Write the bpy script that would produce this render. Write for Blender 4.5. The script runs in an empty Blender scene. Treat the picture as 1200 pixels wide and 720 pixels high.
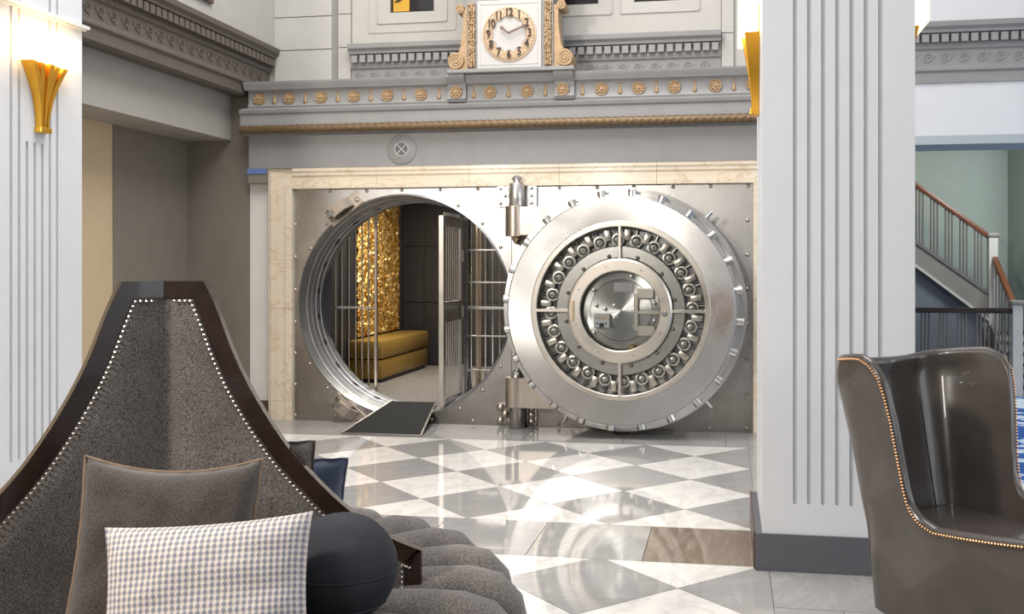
import bpy, bmesh, math, random
from math import sin, cos, pi, sqrt, radians, atan2
from mathutils import Vector, Matrix, noise
C = bpy.context.scene.collection
random.seed(7)

# ------------------------------------------------------------------ camera
EYE = 1.53; FPX = 1144.6; PX0 = 663.5; PY0 = 310.3; YAW = 0.164491
cd = bpy.data.cameras.new('camera'); cam = bpy.data.objects.new('camera', cd); C.objects.link(cam)
cam.location = (0, 0, EYE); cam.rotation_euler = (pi/2, 0, YAW)
cd.sensor_width = 36; cd.lens = FPX/1200*36
cd.shift_x = -(PX0-600)/1200; cd.shift_y = (PY0-360)/1200
cd.clip_start = 0.05; cd.clip_end = 200
bpy.context.scene.camera = cam
# ------------------------------------------------------------------ world, lights, exposure
W = bpy.data.worlds.new('world'); bpy.context.scene.world = W; W.use_nodes = True
bg = W.node_tree.nodes['Background']; bg.inputs[0].default_value = (0.93, 0.97, 1.0, 1); bg.inputs[1].default_value = 0.72
def area(name, loc, target, sx, sy, power, col):
    d = bpy.data.lights.new(name, 'AREA'); d.shape = 'RECTANGLE'; d.size = sx; d.size_y = sy; d.energy = power; d.color = col
    o = bpy.data.objects.new(name, d); C.objects.link(o); o.location = loc
    o.rotation_euler = (Vector(target)-Vector(loc)).to_track_quat('-Z', 'Y').to_euler()
    return o
area('lobby_lamp_key', (-4.5, -0.6, 4.0), (-2.2, 9.0, 1.4), 0.55, 0.55, 270, (1.0, 0.93, 0.84))
area('lobby_lamp_side', (-2.6, -3.0, 3.4), (-1.0, 9.0, 1.6), 0.8, 0.8, 105, (1.0, 0.93, 0.85))
area('window_daylight', (7.5, 0.2, 2.8), (0.5, 4.5, 1.0), 2.6, 3.4, 75, (0.86, 0.93, 1.0))
area('side_window_daylight', (7.2, 4.9, 2.3), (0.5, 4.3, 1.0), 2.4, 2.8, 60, (0.84, 0.92, 1.0))
area('overhead_fill', (-1.8, 5.6, 7.0), (-1.8, 6.4, 0.0), 3.5, 4.0, 350, (1.0, 0.96, 0.92))  # unseen fill added overhead to brighten the floor
area('vault_fill', (-3.4, 11.2, 2.42), (-3.4, 11.4, 0.0), 0.5, 1.2, 60, (1.0, 0.92, 0.78))  # added light without a fixture, lifts the vault interior
area('stair_fill', (3.6, 11.6, 3.2), (3.4, 12.4, 1.0), 0.8, 0.8, 60, (0.95, 1.0, 0.95))  # fill light added out of view to lighten the stair area
area('stair_wall_lamp', (1.7, 12.4, 3.4), (1.9, 13.9, 2.4), 0.2, 0.2, 9, (1.0, 0.86, 0.6))
bpy.context.scene.cycles.caustics_reflective = False; bpy.context.scene.cycles.caustics_refractive = False
VS = bpy.context.scene.view_settings
VS.view_transform = 'Standard'; VS.look = 'None'; VS.gamma = 1; VS.exposure = 0.0; VS.use_curve_mapping = False

# ------------------------------------------------------------------ pixel helpers (a point of the photograph on a real plane)
cy_, sy_ = cos(YAW), sin(YAW)
def ray(x, y):
    dx = (x-PX0)/FPX
    return Vector((dx*cy_-sy_, dx*sy_+cy_, -(y-PY0)/FPX))
def on_y(x, y, Y):
    r = ray(x, y); return r*(Y/r.y)+Vector((0, 0, EYE))
def on_x(x, y, X):
    r = ray(x, y); return r*(X/r.x)+Vector((0, 0, EYE))
def on_z(x, y, Z=0.0):
    r = ray(x, y); return r*((Z-EYE)/r.z)+Vector((0, 0, EYE))

# ------------------------------------------------------------------ materials
def s2l(c): return tuple((v/12.92 if v <= .04045 else ((v+.055)/1.055)**2.4) for v in c)
def rgb(r, g, b): return s2l((r/255, g/255, b/255))
class NT:
    def __init__(s, m): s.t = m.node_tree; s.n = s.t.nodes; s.l = s.t.links
    def add(s, k, **kw):
        n = s.n.new(k)
        for a, v in kw.items(): setattr(n, a, v)
        return n
    def link(s, a, b): s.l.new(a, b)
    def ramp(s, fac, stops):
        r = s.add('ShaderNodeValToRGB'); e = r.color_ramp.elements
        while len(e) < len(stops): e.new(0.5)
        for i, (p, c) in enumerate(stops):
            e[i].position = p; e[i].color = (c[0], c[1], c[2], 1)
        s.link(fac, r.inputs[0]); return r.outputs[0]
    def noise(s, scale, detail=4, rough=.55, stretch=None, dist=0, coord='Object'):
        t = s.add('ShaderNodeTexCoord'); n = s.add('ShaderNodeTexNoise')
        n.inputs['Scale'].default_value = scale; n.inputs['Detail'].default_value = detail
        n.inputs['Roughness'].default_value = rough; n.inputs['Distortion'].default_value = dist
        if stretch:
            mp = s.add('ShaderNodeMapping'); mp.inputs['Scale'].default_value = stretch
            s.link(t.outputs[coord], mp.inputs[0]); s.link(mp.outputs[0], n.inputs['Vector'])
        else: s.link(t.outputs[coord], n.inputs['Vector'])
        return n.outputs['Fac']
    def bump(s, h, strength, dist=.01):
        b = s.add('ShaderNodeBump'); b.inputs['Strength'].default_value = strength; b.inputs['Distance'].default_value = dist
        s.link(h, b.inputs['Height']); return b.outputs[0]
def newmat(name):
    m = bpy.data.materials.new(name); m.use_nodes = True
    return m, NT(m), m.node_tree.nodes['Principled BSDF']
def plain(name, col, rough=.5, metal=0, var=.06, scale=6, bump=0, bscale=60, spec=.5, coat=0):
    m, t, p = newmat(name)
    f = t.noise(scale)
    lo = tuple(v*(1-var) for v in col); hi = tuple(min(1, v*(1+var)) for v in col)
    t.link(t.ramp(f, [(.3, lo), (.7, hi)]), p.inputs['Base Color'])
    p.inputs['Roughness'].default_value = rough; p.inputs['Metallic'].default_value = metal
    p.inputs['Specular IOR Level'].default_value = spec; p.inputs['Coat Weight'].default_value = coat
    if bump: t.link(t.bump(t.noise(bscale, 3), bump, .004), p.inputs['Normal'])
    return m
def steel(name, col, rough=.32, var=.12, stretch=(40, 40, 2), aniso=0, patch=.5, tangent=None, rvar=.1):
    m, t, p = newmat(name)
    a = t.noise(2.2, 5, .6); b = t.noise(3, 4, .6, stretch)
    mx = t.add('ShaderNodeMix', data_type='FLOAT'); mx.inputs[0].default_value = patch
    t.link(b, mx.inputs[2]); t.link(a, mx.inputs[3])
    lo = tuple(v*(1-var) for v in col); hi = tuple(min(1, v*(1+var)) for v in col)
    t.link(t.ramp(mx.outputs[0], [(.32, lo), (.68, hi)]), p.inputs['Base Color'])
    p.inputs['Metallic'].default_value = 1
    t.link(t.ramp(mx.outputs[0], [(.3, (rough+rvar,)*3), (.7, (rough-rvar,)*3)]), p.inputs['Roughness'])
    if aniso:
        p.inputs['Anisotropic'].default_value = aniso
        tg = t.add('ShaderNodeTangent', direction_type='RADIAL', axis=tangent or 'Y'); t.link(tg.outputs[0], p.inputs['Tangent'])
    t.link(t.bump(b, .018, .001), p.inputs['Normal'])
    return m
def marble(name, base, vein, rough, scale=1.6, veinpos=.5, amount=1.0, seedstretch=(1, 1, 1), warm=None):
    m, t, p = newmat(name)
    n1 = t.noise(scale, 8, .6, seedstretch, 1.6)
    w = .035*amount
    c1 = t.ramp(n1, [(veinpos-w*2.2, base), (veinpos, vein), (veinpos+w*2.2, base)])
    n2 = t.noise(scale*.7, 4, .5)
    lo = tuple(v*.86 for v in base); hi = tuple(min(1, v*1.08) for v in base)
    c2 = t.ramp(n2, [(.3, lo), (.7, hi)])
    if warm:
        n3 = t.noise(.9, 3, .5, None, 1.0, 'Generated')
        c2 = t.ramp(n2, [(.3, lo), (.55, hi), (.8, warm)])
    mx = t.add('ShaderNodeMix', data_type='RGBA', blend_type='MULTIPLY'); mx.inputs[0].default_value = 1
    mx.blend_type = 'MIX'; mx.inputs[0].default_value = .45
    t.link(c1, mx.inputs[6]); t.link(c2, mx.inputs[7]); t.link(mx.outputs[2], p.inputs['Base Color'])
    p.inputs['Roughness'].default_value = rough; p.inputs['IOR'].default_value = 1.5; p.inputs['Specular IOR Level'].default_value = .24
    return m
def emit(name, col, strength):
    m, t, p = newmat(name)
    p.inputs['Base Color'].default_value = (*col, 1); p.inputs['Emission Color'].default_value = (*col, 1)
    p.inputs['Emission Strength'].default_value = strength
    return m
def thin_glass(name, tint=(.93, .96, .95), gloss=.05):
    m = bpy.data.materials.new(name); m.use_nodes = True; t = NT(m)
    t.n.remove(t.n['Principled BSDF']); out = t.n['Material Output']
    tr = t.add('ShaderNodeBsdfTransparent'); tr.inputs[0].default_value = (*tint, 1)
    gl = t.add('ShaderNodeBsdfGlossy'); gl.inputs['Roughness'].default_value = gloss
    fr = t.add('ShaderNodeFresnel'); fr.inputs[0].default_value = 1.5
    mx = t.add('ShaderNodeMixShader'); t.link(fr.outputs[0], mx.inputs[0]); t.link(tr.outputs[0], mx.inputs[1]); t.link(gl.outputs[0], mx.inputs[2])
    t.link(mx.outputs[0], out.inputs[0]); return m
def tweed(name, dark, light, scale=260, rough=.95):
    m, t, p = newmat(name)
    a = t.noise(scale, 2, .7); b = t.noise(9, 3)
    c = t.ramp(a, [(.34, dark), (.66, light)])
    c2 = t.ramp(b, [(.3, (.82, .82, .82)), (.7, (1.1, 1.1, 1.1))])
    mx = t.add('ShaderNodeMix', data_type='RGBA', blend_type='MULTIPLY'); mx.inputs[0].default_value = 1
    t.link(c, mx.inputs[6]); t.link(c2, mx.inputs[7]); t.link(mx.outputs[2], p.inputs['Base Color'])
    p.inputs['Roughness'].default_value = rough; p.inputs['Sheen Weight'].default_value = .25
    t.link(t.bump(a, .5, .003), p.inputs['Normal']); return m

M = {}
M['white_wall'] = plain('white_wall', rgb(222, 221, 217), .6, var=.03)
M['upper_wall'] = plain('upper_wall', rgb(186, 183, 178), .6, var=.03)
M['column_white'] = plain('column_white', rgb(220, 222, 226), .5, var=.02)
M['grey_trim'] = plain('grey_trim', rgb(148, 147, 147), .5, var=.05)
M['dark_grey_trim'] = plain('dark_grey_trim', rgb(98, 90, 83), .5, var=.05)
M['grey_wall'] = plain('grey_wall', rgb(128, 121, 112), .6, var=.04)
M['beam_grey'] = plain('beam_grey', rgb(172, 168, 162), .6, var=.04)
M['beige_wall'] = plain('beige_wall', rgb(206, 184, 152), .6, var=.03)
M['base_slate'] = plain('base_slate', rgb(92, 93, 100), .45, var=.05)
M['base_brown'] = plain('base_brown', rgb(84, 64, 56), .4, var=.12, scale=20)
M['stone_block'] = plain('stone_block', rgb(196, 194, 190), .6, var=.03)
M['lobby_panel'] = plain('lobby_panel', rgb(92, 78, 66), .5, var=.25, scale=1.5)
M['joint'] = plain('joint', rgb(78, 74, 72), .9)
M['floor_white'] = marble('floor_white', rgb(240, 236, 231), rgb(214, 208, 202), .06, 1.6, .5, .5)
M['floor_grey'] = marble('floor_grey', rgb(164, 162, 161), rgb(182, 180, 178), .06, 1.6, .55, .5, (1, 2.2, 1), rgb(170, 161, 152))
M['floor_border'] = marble('floor_border', rgb(168, 166, 164), rgb(186, 183, 180), .06, 1.4, .52, .5, (2.2, 1, 1))
M['floor_onyx'] = marble('floor_onyx', rgb(166, 156, 146), rgb(104, 78, 52), .06, 1.8, .5, 4.2, (2.6, .6, 1))
M['cream_marble'] = marble('cream_marble', rgb(232, 219, 198), rgb(200, 172, 136), .16, 1.8, .52, .28)
M['steel_plate'] = steel('steel_plate', (.60, .59, .58), .34, .22, (60, 60, 3), patch=.6)
M['steel_disc'] = steel('steel_disc', (.55, .54, .53), .33, .12, (3, 3, 60), .85, patch=.8)
M['jamb_steel'] = steel('jamb_steel', (.42, .43, .46), .42, .2, (3, 3, 40), patch=.7)
M['gear_metal'] = steel('gear_metal', (.84, .82, .78), .42, .05, (20, 20, 20), patch=.9)
M['steel_bright'] = steel('steel_bright', (.66, .65, .63), .26, .06, (20, 20, 20), patch=.9, rvar=.02)
M['steel_dark'] = steel('steel_dark', (.30, .30, .31), .35, .18, (20, 20, 20))
M['steel_radial'] = steel('steel_radial', (.62, .63, .62), .3, .04, (3, 3, 3), .95, patch=.8, tangent='Y', rvar=.03)
M['steel_warm'] = steel('steel_warm', (.52, .46, .40), .34, .16, (30, 30, 2))
M['bronze'] = steel('bronze', (.55, .42, .27), .38, .22, (20, 20, 20))
M['gilt'] = plain('gilt', rgb(176, 148, 114), .45, .25, var=.28, scale=60, bump=.3, bscale=120)
M['gilt_dark'] = plain('gilt_dark', rgb(118, 97, 71), .42, .4, var=.3, scale=70, bump=.3, bscale=160)
M['gilt_edge'] = plain('gilt_edge', rgb(98, 74, 44), .5, .5)
M['brass_gold'] = plain('brass_gold', rgb(226, 170, 60), .3, .75, var=.1)
M['gold_leather'] = plain('gold_leather', rgb(176, 142, 72), .34, .25, var=.08, scale=5, bump=.08, bscale=40)
M['black_wall'] = plain('black_wall', rgb(52, 50, 52), .45, var=.1)
M['black_mat'] = plain('black_mat', rgb(24, 26, 28), .85, var=.25, scale=90, bump=.3, bscale=300)
M['vault_carpet'] = tweed('vault_carpet', rgb(104, 98, 93), rgb(166, 158, 150), 40)
M['wood_dark'] = plain('wood_dark', rgb(46, 32, 26), .24, var=.3, scale=14, coat=.3)
M['wood_rail'] = plain('wood_rail', rgb(104, 62, 40), .35, var=.2, scale=20)
M['tweed'] = tweed('tweed', rgb(52, 46, 43), rgb(134, 125, 119), 230)
M['tweed_brown'] = tweed('tweed_brown', rgb(40, 34, 31), rgb(94, 84, 77), 300)
M['piping'] = plain('piping', rgb(134, 112, 90), .8)
M['blue_velvet'] = plain('blue_velvet', rgb(66, 78, 102), .75, var=.2, scale=9)
M['blue_velvet'].node_tree.nodes['Principled BSDF'].inputs['Sheen Weight'].default_value = .6
M['black_suede'] = plain('black_suede', rgb(38, 38, 46), .8, var=.25, scale=12, bump=.15, bscale=30)
M['leather'] = plain('leather', rgb(74, 67, 63), .30, var=.16, scale=7, bump=.05, bscale=170, coat=.35)
M['nail_silver'] = plain('nail_silver', rgb(186, 176, 166), .3, 1)
M['nail_bronze'] = plain('nail_bronze', rgb(196, 150, 112), .25, 1)
M['shade'] = emit('shade', (1.0, .66, .30), 6.5)
M['teal_wall'] = plain('teal_wall', rgb(160, 172, 168), .6, var=.03)
M['slate_wall'] = plain('slate_wall', rgb(112, 118, 128), .6, var=.03)
M['lintel_grey'] = plain('lintel_grey', rgb(176, 186, 192), .6, var=.03)
M['stair_grey'] = plain('stair_grey', rgb(132, 128, 124), .45, var=.05)
M['baluster_grey'] = plain('baluster_grey', rgb(112, 108, 106), .4, var=.05)
M['clock_white'] = plain('clock_white', rgb(198, 196, 194), .45, var=.01)
M['clock_cream'] = plain('clock_cream', rgb(212, 184, 152), .5, var=.03)
M['numeral_black'] = plain('numeral_black', rgb(62, 44, 36), .5)
M['hand_brown'] = plain('hand_brown', rgb(118, 92, 82), .45)
M['lock_white'] = plain('lock_white', rgb(220, 226, 236), .35)
M['nickel_beige'] = steel('nickel_beige', (.62, .58, .52), .33, .04, (20, 20, 20), patch=.95)
M['dark_glass'] = plain('dark_glass', rgb(36, 32, 32), .08, var=.1)
M['yellow_sign'] = plain('yellow_sign', rgb(204, 158, 44), .5, var=.05)
M['glass'] = thin_glass('glass', (.98, .985, .98))
M['blue_tape'] = plain('blue_tape', rgb(98, 122, 176), .6, var=.12, scale=40)
M['mirror_steel'] = steel('mirror_steel', (.30, .30, .31), .12, .2, (30, 30, 1), patch=.3, rvar=.05)
# houndstooth weave
def houndstooth():
    m, t, p = newmat('houndstooth')
    tc = t.add('ShaderNodeTexCoord'); mp = t.add('ShaderNodeMapping'); mp.inputs['Scale'].default_value = (34, 25, 1)
    t.link(tc.outputs['UV'], mp.inputs[0])
    sep = t.add('ShaderNodeSeparateXYZ'); t.link(mp.outputs[0], sep.inputs[0])
    def math_(op, a, b=None):
        n = t.add('ShaderNodeMath', operation=op)
        for i, v in enumerate((a, b)):
            if v is None: continue
            if isinstance(v, (int, float)): n.inputs[i].default_value = v
            else: t.link(v, n.inputs[i])
        return n.outputs[0]
    x, y = sep.outputs[0], sep.outputs[1]
    sx = math_('SINE', math_('MULTIPLY', x, 2*pi)); sy2 = math_('SINE', math_('MULTIPLY', y, 2*pi))
    v = math_('ADD', sx, math_('MULTIPLY', sy2, .75))
    base = t.ramp(math_('MULTIPLY_ADD', v, .25), [(.40, rgb(218, 205, 195)), (.64, rgb(140, 140, 150))])
    n = [q for q in t.n if q.type == 'MATH' and q.operation == 'MULTIPLY_ADD'][0]; n.inputs[2].default_value = .5
    t.link(base, p.inputs['Base Color']); p.inputs['Roughness'].default_value = .85
    t.link(t.bump(v, .25, .004), p.inputs['Normal'])
    return m
M['houndstooth'] = houndstooth()
def carpet_print():
    m, t, p = newmat('carpet_print')
    n = t.noise(1.7, 2, .5, (1, 1.2, 1), 2.0)
    t.link(t.ramp(n, [(.44, rgb(36, 84, 158)), (.5, rgb(60, 110, 180)), (.52, rgb(196, 212, 232)), (.75, rgb(214, 224, 238))]), p.inputs['Base Color'])
    p.inputs['Roughness'].default_value = .95; return m
M['carpet_print'] = carpet_print()
def sequin():
    m, t, p = newmat('sequin')
    n = t.noise(16, 5, .7, None, .8)
    t.link(t.ramp(n, [(.38, rgb(140, 86, 22)), (.5, rgb(206, 152, 64)), (.6, rgb(250, 226, 160))]), p.inputs['Base Color'])
    p.inputs['Metallic'].default_value = .6; p.inputs['Roughness'].default_value = .35
    return m
M['sequin'] = sequin()
# rust stains on the right of the door disc
def disc_stained():
    m = M['steel_disc']; t = NT(m); p = m.node_tree.nodes['Principled BSDF']
    src = p.inputs['Base Color'].links[0].from_socket
    tc = t.add('ShaderNodeTexCoord'); mp = t.add('ShaderNodeMapping'); mp.inputs['Location'].default_value = (-.89, 0, -.02)
    t.link(tc.outputs['Object'], mp.inputs[0])
    g = t.add('ShaderNodeTexGradient', gradient_type='SPHERICAL'); mp.inputs['Scale'].default_value = (1, 1, 1)
    mp.inputs['Scale'].default_value = (4.5, 1, 2.2); mp.inputs['Location'].default_value = (-.86*4.5, 0, -.02*2.2)
    t.link(mp.outputs[0], g.inputs[0])
    nz = t.noise(9, 6, .65)
    mul = t.add('ShaderNodeMath', operation='MULTIPLY'); t.link(g.outputs[1], mul.inputs[0]); t.link(nz, mul.inputs[1])
    fac = t.ramp(mul.outputs[0], [(.2, (0, 0, 0)), (.34, (.6, .6, .6))])
    mx = t.add('ShaderNodeMix', data_type='RGBA'); t.link(fac, mx.inputs[0]); t.link(src, mx.inputs[6]); mx.inputs[7].default_value = (.36, .27, .23, 1)
    t.link(mx.outputs[2], p.inputs['Base Color'])
disc_stained()
def stain_and_dimming():  # stains, plus the duller low reflection painted into the colour by height
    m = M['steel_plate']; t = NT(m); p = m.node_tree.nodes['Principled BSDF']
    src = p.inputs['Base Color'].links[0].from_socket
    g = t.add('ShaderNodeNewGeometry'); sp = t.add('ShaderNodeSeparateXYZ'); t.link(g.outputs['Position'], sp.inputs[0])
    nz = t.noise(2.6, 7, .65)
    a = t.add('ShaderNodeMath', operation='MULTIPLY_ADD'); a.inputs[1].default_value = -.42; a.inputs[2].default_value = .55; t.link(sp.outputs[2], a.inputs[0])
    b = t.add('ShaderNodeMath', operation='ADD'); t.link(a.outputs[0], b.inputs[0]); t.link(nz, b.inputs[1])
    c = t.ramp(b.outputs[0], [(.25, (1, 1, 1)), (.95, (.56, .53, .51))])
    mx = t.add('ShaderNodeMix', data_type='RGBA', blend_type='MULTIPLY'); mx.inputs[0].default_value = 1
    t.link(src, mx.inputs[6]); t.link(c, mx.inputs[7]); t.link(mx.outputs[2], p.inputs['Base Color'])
stain_and_dimming()

# ------------------------------------------------------------------ mesh builder
class MB:
    def __init__(s): s.v = []; s.f = []; s.uv = None
    def add(s, vs, fs):
        o = len(s.v); s.v += [tuple(v) for v in vs]; s.f += [tuple(i+o for i in f) for f in fs]; return s
    def box(s, x0, x1, y0, y1, z0, z1):
        vs = [(x, y, z) for z in (z0, z1) for y in (y0, y1) for x in (x0, x1)]
        return s.add(vs, [(0, 2, 3, 1), (4, 5, 7, 6), (0, 1, 5, 4), (2, 6, 7, 3), (0, 4, 6, 2), (1, 3, 7, 5)])
    def bbox(s, x0, x1, y0, y1, z0, z1, b=.005):
        # box with chamfered edges
        bm = bmesh.new(); bmesh.ops.create_cube(bm, size=1)
        for v in bm.verts: v.co = Vector(((x0+x1)/2+v.co.x*(x1-x0), (y0+y1)/2+v.co.y*(y1-y0), (z0+z1)/2+v.co.z*(z1-z0)))
        bmesh.ops.bevel(bm, geom=list(bm.edges), offset=b, segments=2, affect='EDGES', profile=.5)
        return s.bm(bm)
    def bm(s, bm):
        bm.verts.index_update(); s.add([v.co[:] for v in bm.verts], [[v.index for v in f.verts] for f in bm.faces]); bm.free(); return s
    def prism(s, poly, y0, y1, ax='y'):
        # poly of (a, b); ax y: (x,z) extruded along y ; ax x: (y,z) along x ; ax z: (x,y) along z
        n = len(poly)
        def P(a, b, t): return (a, t, b) if ax == 'y' else (t, a, b) if ax == 'x' else (a, b, t)
        vs = [P(a, b, y0) for a, b in poly]+[P(a, b, y1) for a, b in poly]
        fs = [tuple(range(n)), tuple(range(2*n-1, n-1, -1))]+[(i, i+n, (i+1) % n+n, (i+1) % n) for i in range(n)]
        return s.add(vs, fs)
    def lathe(s, prof, c, n=64, ax='y', closed=True, a0=0, a1=2*pi):
        full = abs(a1-a0-2*pi) < 1e-6; k = len(prof); m = n if full else n+1
        vs = []
        for i in range(m):
            a = a0+(a1-a0)*i/n
            for r, h in prof:
                if ax == 'y': vs.append((c[0]+r*cos(a), c[1]+h, c[2]+r*sin(a)))
                elif ax == 'z': vs.append((c[0]+r*cos(a), c[1]+r*sin(a), c[2]+h))
                else: vs.append((c[0]+h, c[1]+r*cos(a), c[2]+r*sin(a)))
        fs = []
        for i in range(n):
            j = (i+1) % m
            for q in range(k if closed else k-1):
                q2 = (q+1) % k
                fs.append((i*k+q, j*k+q, j*k+q2, i*k+q2))
        return s.add(vs, fs)
    def cyl(s, c0, c1, r0, r1=None, n=16, cap=True):
        r1 = r0 if r1 is None else r1
        c0 = Vector(c0); c1 = Vector(c1); d = (c1-c0).normalized()
        u = d.orthogonal().normalized(); w = d.cross(u)
        vs = []
        for c, r in ((c0, r0), (c1, r1)):
            for i in range(n):
                a = 2*pi*i/n; vs.append(c+u*cos(a)*r+w*sin(a)*r)
        fs = [(i, (i+1) % n, (i+1) % n+n, i+n) for i in range(n)]
        if cap: fs += [tuple(range(n-1, -1, -1)), tuple(range(n, 2*n))]
        return s.add(vs, fs)
    def tube(s, pts, r, n=8, cap=True):
        pts = [Vector(p) for p in pts]; rings = []
        up = None
        for i, p in enumerate(pts):
            t = (pts[min(i+1, len(pts)-1)]-pts[max(i-1, 0)]).normalized()
            if up is None: up = t.orthogonal().normalized()
            up = (up-t*up.dot(t)).normalized(); w = t.cross(up)
            rr = r[i] if isinstance(r, (list, tuple)) else r
            rings.append([p+up*cos(2*pi*k/n)*rr+w*sin(2*pi*k/n)*rr for k in range(n)])
        vs = [q for R in rings for q in R]
        fs = [(i*n+k, i*n+(k+1) % n, (i+1)*n+(k+1) % n, (i+1)*n+k) for i in range(len(pts)-1) for k in range(n)]
        if cap: fs += [tuple(range(n-1, -1, -1)), tuple(range((len(pts)-1)*n, len(pts)*n))]
        return s.add(vs, fs)
    def ball(s, c, r, n=12, m=8, sc=(1, 1, 1)):
        vs = []; fs = []
        for i in range(m+1):
            th = pi*i/m
            for k in range(n):
                a = 2*pi*k/n
                vs.append((c[0]+r*sc[0]*sin(th)*cos(a), c[1]+r*sc[1]*sin(th)*sin(a), c[2]+r*sc[2]*cos(th)))
        for i in range(m):
            for k in range(n): fs.append((i*n+k, (i+1)*n+k, (i+1)*n+(k+1) % n, i*n+(k+1) % n))
        return s.add(vs, fs)
    def xf(s, mat):
        s.v = [tuple(mat @ Vector(v)) for v in s.v]; return s
    def build(s, name, mat, parent=None, smooth=35, rel=True, kind=None, label=None):
        off = Vector((0, 0, 0))
        if parent is not None and rel: off = wloc(parent)
        me = bpy.data.meshes.new(name)
        me.from_pydata([tuple(Vector(v)-off) for v in s.v], [], s.f)
        bm = bmesh.new(); bm.from_mesh(me)
        bmesh.ops.remove_doubles(bm, verts=bm.verts, dist=1e-5)
        bmesh.ops.recalc_face_normals(bm, faces=bm.faces); bm.to_mesh(me); bm.free()
        if smooth:
            me.shade_smooth(); me.set_sharp_from_angle(angle=radians(smooth))
        me.materials.append(M[mat] if isinstance(mat, str) else mat)
        o = bpy.data.objects.new(name, me); C.objects.link(o)
        if parent is not None: o.parent = parent
        if kind: o['kind'] = kind
        if label: o['label'] = label
        return o
def wloc(o):
    v = Vector((0, 0, 0))
    while o is not None: v += o.location; o = o.parent
    return v
def thing(name, label, cat, loc=(0, 0, 0), rz=0, group=None):
    o = bpy.data.objects.new(name, None); C.objects.link(o); o.location = loc; o.rotation_euler = (0, 0, rz)
    o.empty_display_size = .1; o['label'] = label; o['category'] = cat
    if group: o['group'] = group
    return o
def tag(o, label, cat, group=None):
    o['label'] = label; o['category'] = cat
    if group: o['group'] = group
    return o
def struct(name, mb, mat, parent=None, **k):
    o = mb.build(name, mat, parent, **k)
    if parent is None: o['kind'] = 'structure'
    return o
def copy(o, parent, loc=None, rot=None):
    c = o.copy(); C.objects.link(c); c.parent = parent
    if loc is not None: c.location = loc
    if rot is not None: c.rotation_euler = rot
    return c

# ================================================================== THE SETTING
# ---- floor with individual stone tiles
fl = struct('floor', MB().box(-8, 9, -6, 16, -.08, -.006), 'joint', smooth=0)
def clip(poly, x0, x1, y0, y1):
    for ax, lim, sg in ((0, x0, 1), (0, x1, -1), (1, y0, 1), (1, y1, -1)):
        out = []
        for i in range(len(poly)):
            a, b = poly[i], poly[(i+1) % len(poly)]
            ia, ib = (a[ax]-lim)*sg >= -1e-9, (b[ax]-lim)*sg >= -1e-9
            if ia: out.append(a)
            if ia != ib:
                t = (lim-a[ax])/(b[ax]-a[ax]); out.append((a[0]+(b[0]-a[0])*t, a[1]+(b[1]-a[1])*t))
        poly = out
        if len(poly) < 3: return []
    return poly
def parea(p): return abs(sum(p[i][0]*p[(i+1) % len(p)][1]-p[(i+1) % len(p)][0]*p[i][1] for i in range(len(p))))/2
def tile(poly, mat):
    if len(poly) < 3 or parea(poly) < .006: return
    cx = sum(p[0] for p in poly)/len(poly); cyy = sum(p[1] for p in poly)/len(poly)
    g = .0024; q = []
    for x, y in poly:
        d = sqrt((x-cx)**2+(y-cyy)**2) or 1
        q.append((x-(x-cx)/d*g*1.3, y-(y-cyy)/d*g*1.3))
    o = MB().prism([(x-cx, y-cyy) for x, y in q], -.006, 0, 'z').build('tile', mat, fl, smooth=0)
    o.location = (cx, cyy, 0)
hd = .4294
FX0, FX1, FY0, FY1 = -4.1296, .1646, 5.7115, 8.2876
for i in range(-14, 16):
    for j in range(-14, 16):
        cx, cyy = -2.8414+hd*(i+j+1), 7.8583+hd*(j-i)
        p = clip([(cx-hd, cyy), (cx, cyy-hd), (cx+hd, cyy), (cx, cyy+hd)], FX0, FX1, FY0, FY1)
        tile(p, 'floor_grey' if (i+j) % 2 == 0 else 'floor_white')
for i in range(-16, 16):          # the field in front of the columns
    for j in range(-16, 16):
        cx, cyy = -.235+hd*(i+j+1), 4.640+hd*(j-i)
        p = clip([(cx-hd, cyy), (cx, cyy-hd), (cx+hd, cyy), (cx, cyy+hd)], FX0, .2, 2.2, 5.03)
        tile(p, 'floor_grey' if (i+j) % 2 == 0 else 'floor_white')
def row(x0, x1, y0, y1, step, mats, off=0, along='x'):
    a, b = (x0, x1) if along == 'x' else (y0, y1)
    cuts = [a]; c = a+(off or step)
    while c < b-.02: cuts.append(c); c += step
    cuts.append(b)
    for k in range(len(cuts)-1):
        m = mats[k % len(mats)]
        if along == 'x': tile([(cuts[k], y0), (cuts[k+1], y0), (cuts[k+1], y1), (cuts[k], y1)], m)
        else: tile([(x0, cuts[k]), (x1, cuts[k]), (x1, cuts[k+1]), (x0, cuts[k+1])], m)
row(FX0, -.44, 5.03, FY0, .615, ['floor_border', 'floor_grey', 'floor_border'], .6146)
tile([(-.44, 5.03), (.1646, 5.03), (.1646, FY0), (-.44, FY0)], 'floor_onyx')
row(-5.4, FX1, FY1, 9.06, .88, ['floor_border', 'floor_grey'], .1)
row(FX1, .62, FY0, 9.06, .9, ['floor_border'], 0, 'y')
row(-5.36, FX0, FY0, FY1, .62, ['floor_grey', 'floor_border'], 0, 'y')
row(-5.36, FX0, 2.2, FY0, .62, ['floor_border', 'floor_grey'], 0, 'y')
row(.2, 1.75, 3.24, 3.85, .60, ['floor_border', 'floor_grey'], 0)
row(.2, 1.75, 2.63, 3.24, .60, ['floor_grey', 'floor_border'], .3)
row(.2, 1.7, 4.452, 4.985, .60, ['floor_border', 'floor_grey'], 0)
row(.2, 1.7, 3.85, 4.452, .60, ['floor_grey', 'floor_border'], .3)
row(.9, 1.7, 4.985, 9.3, .62, ['floor_border'], 0, 'y')

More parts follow.
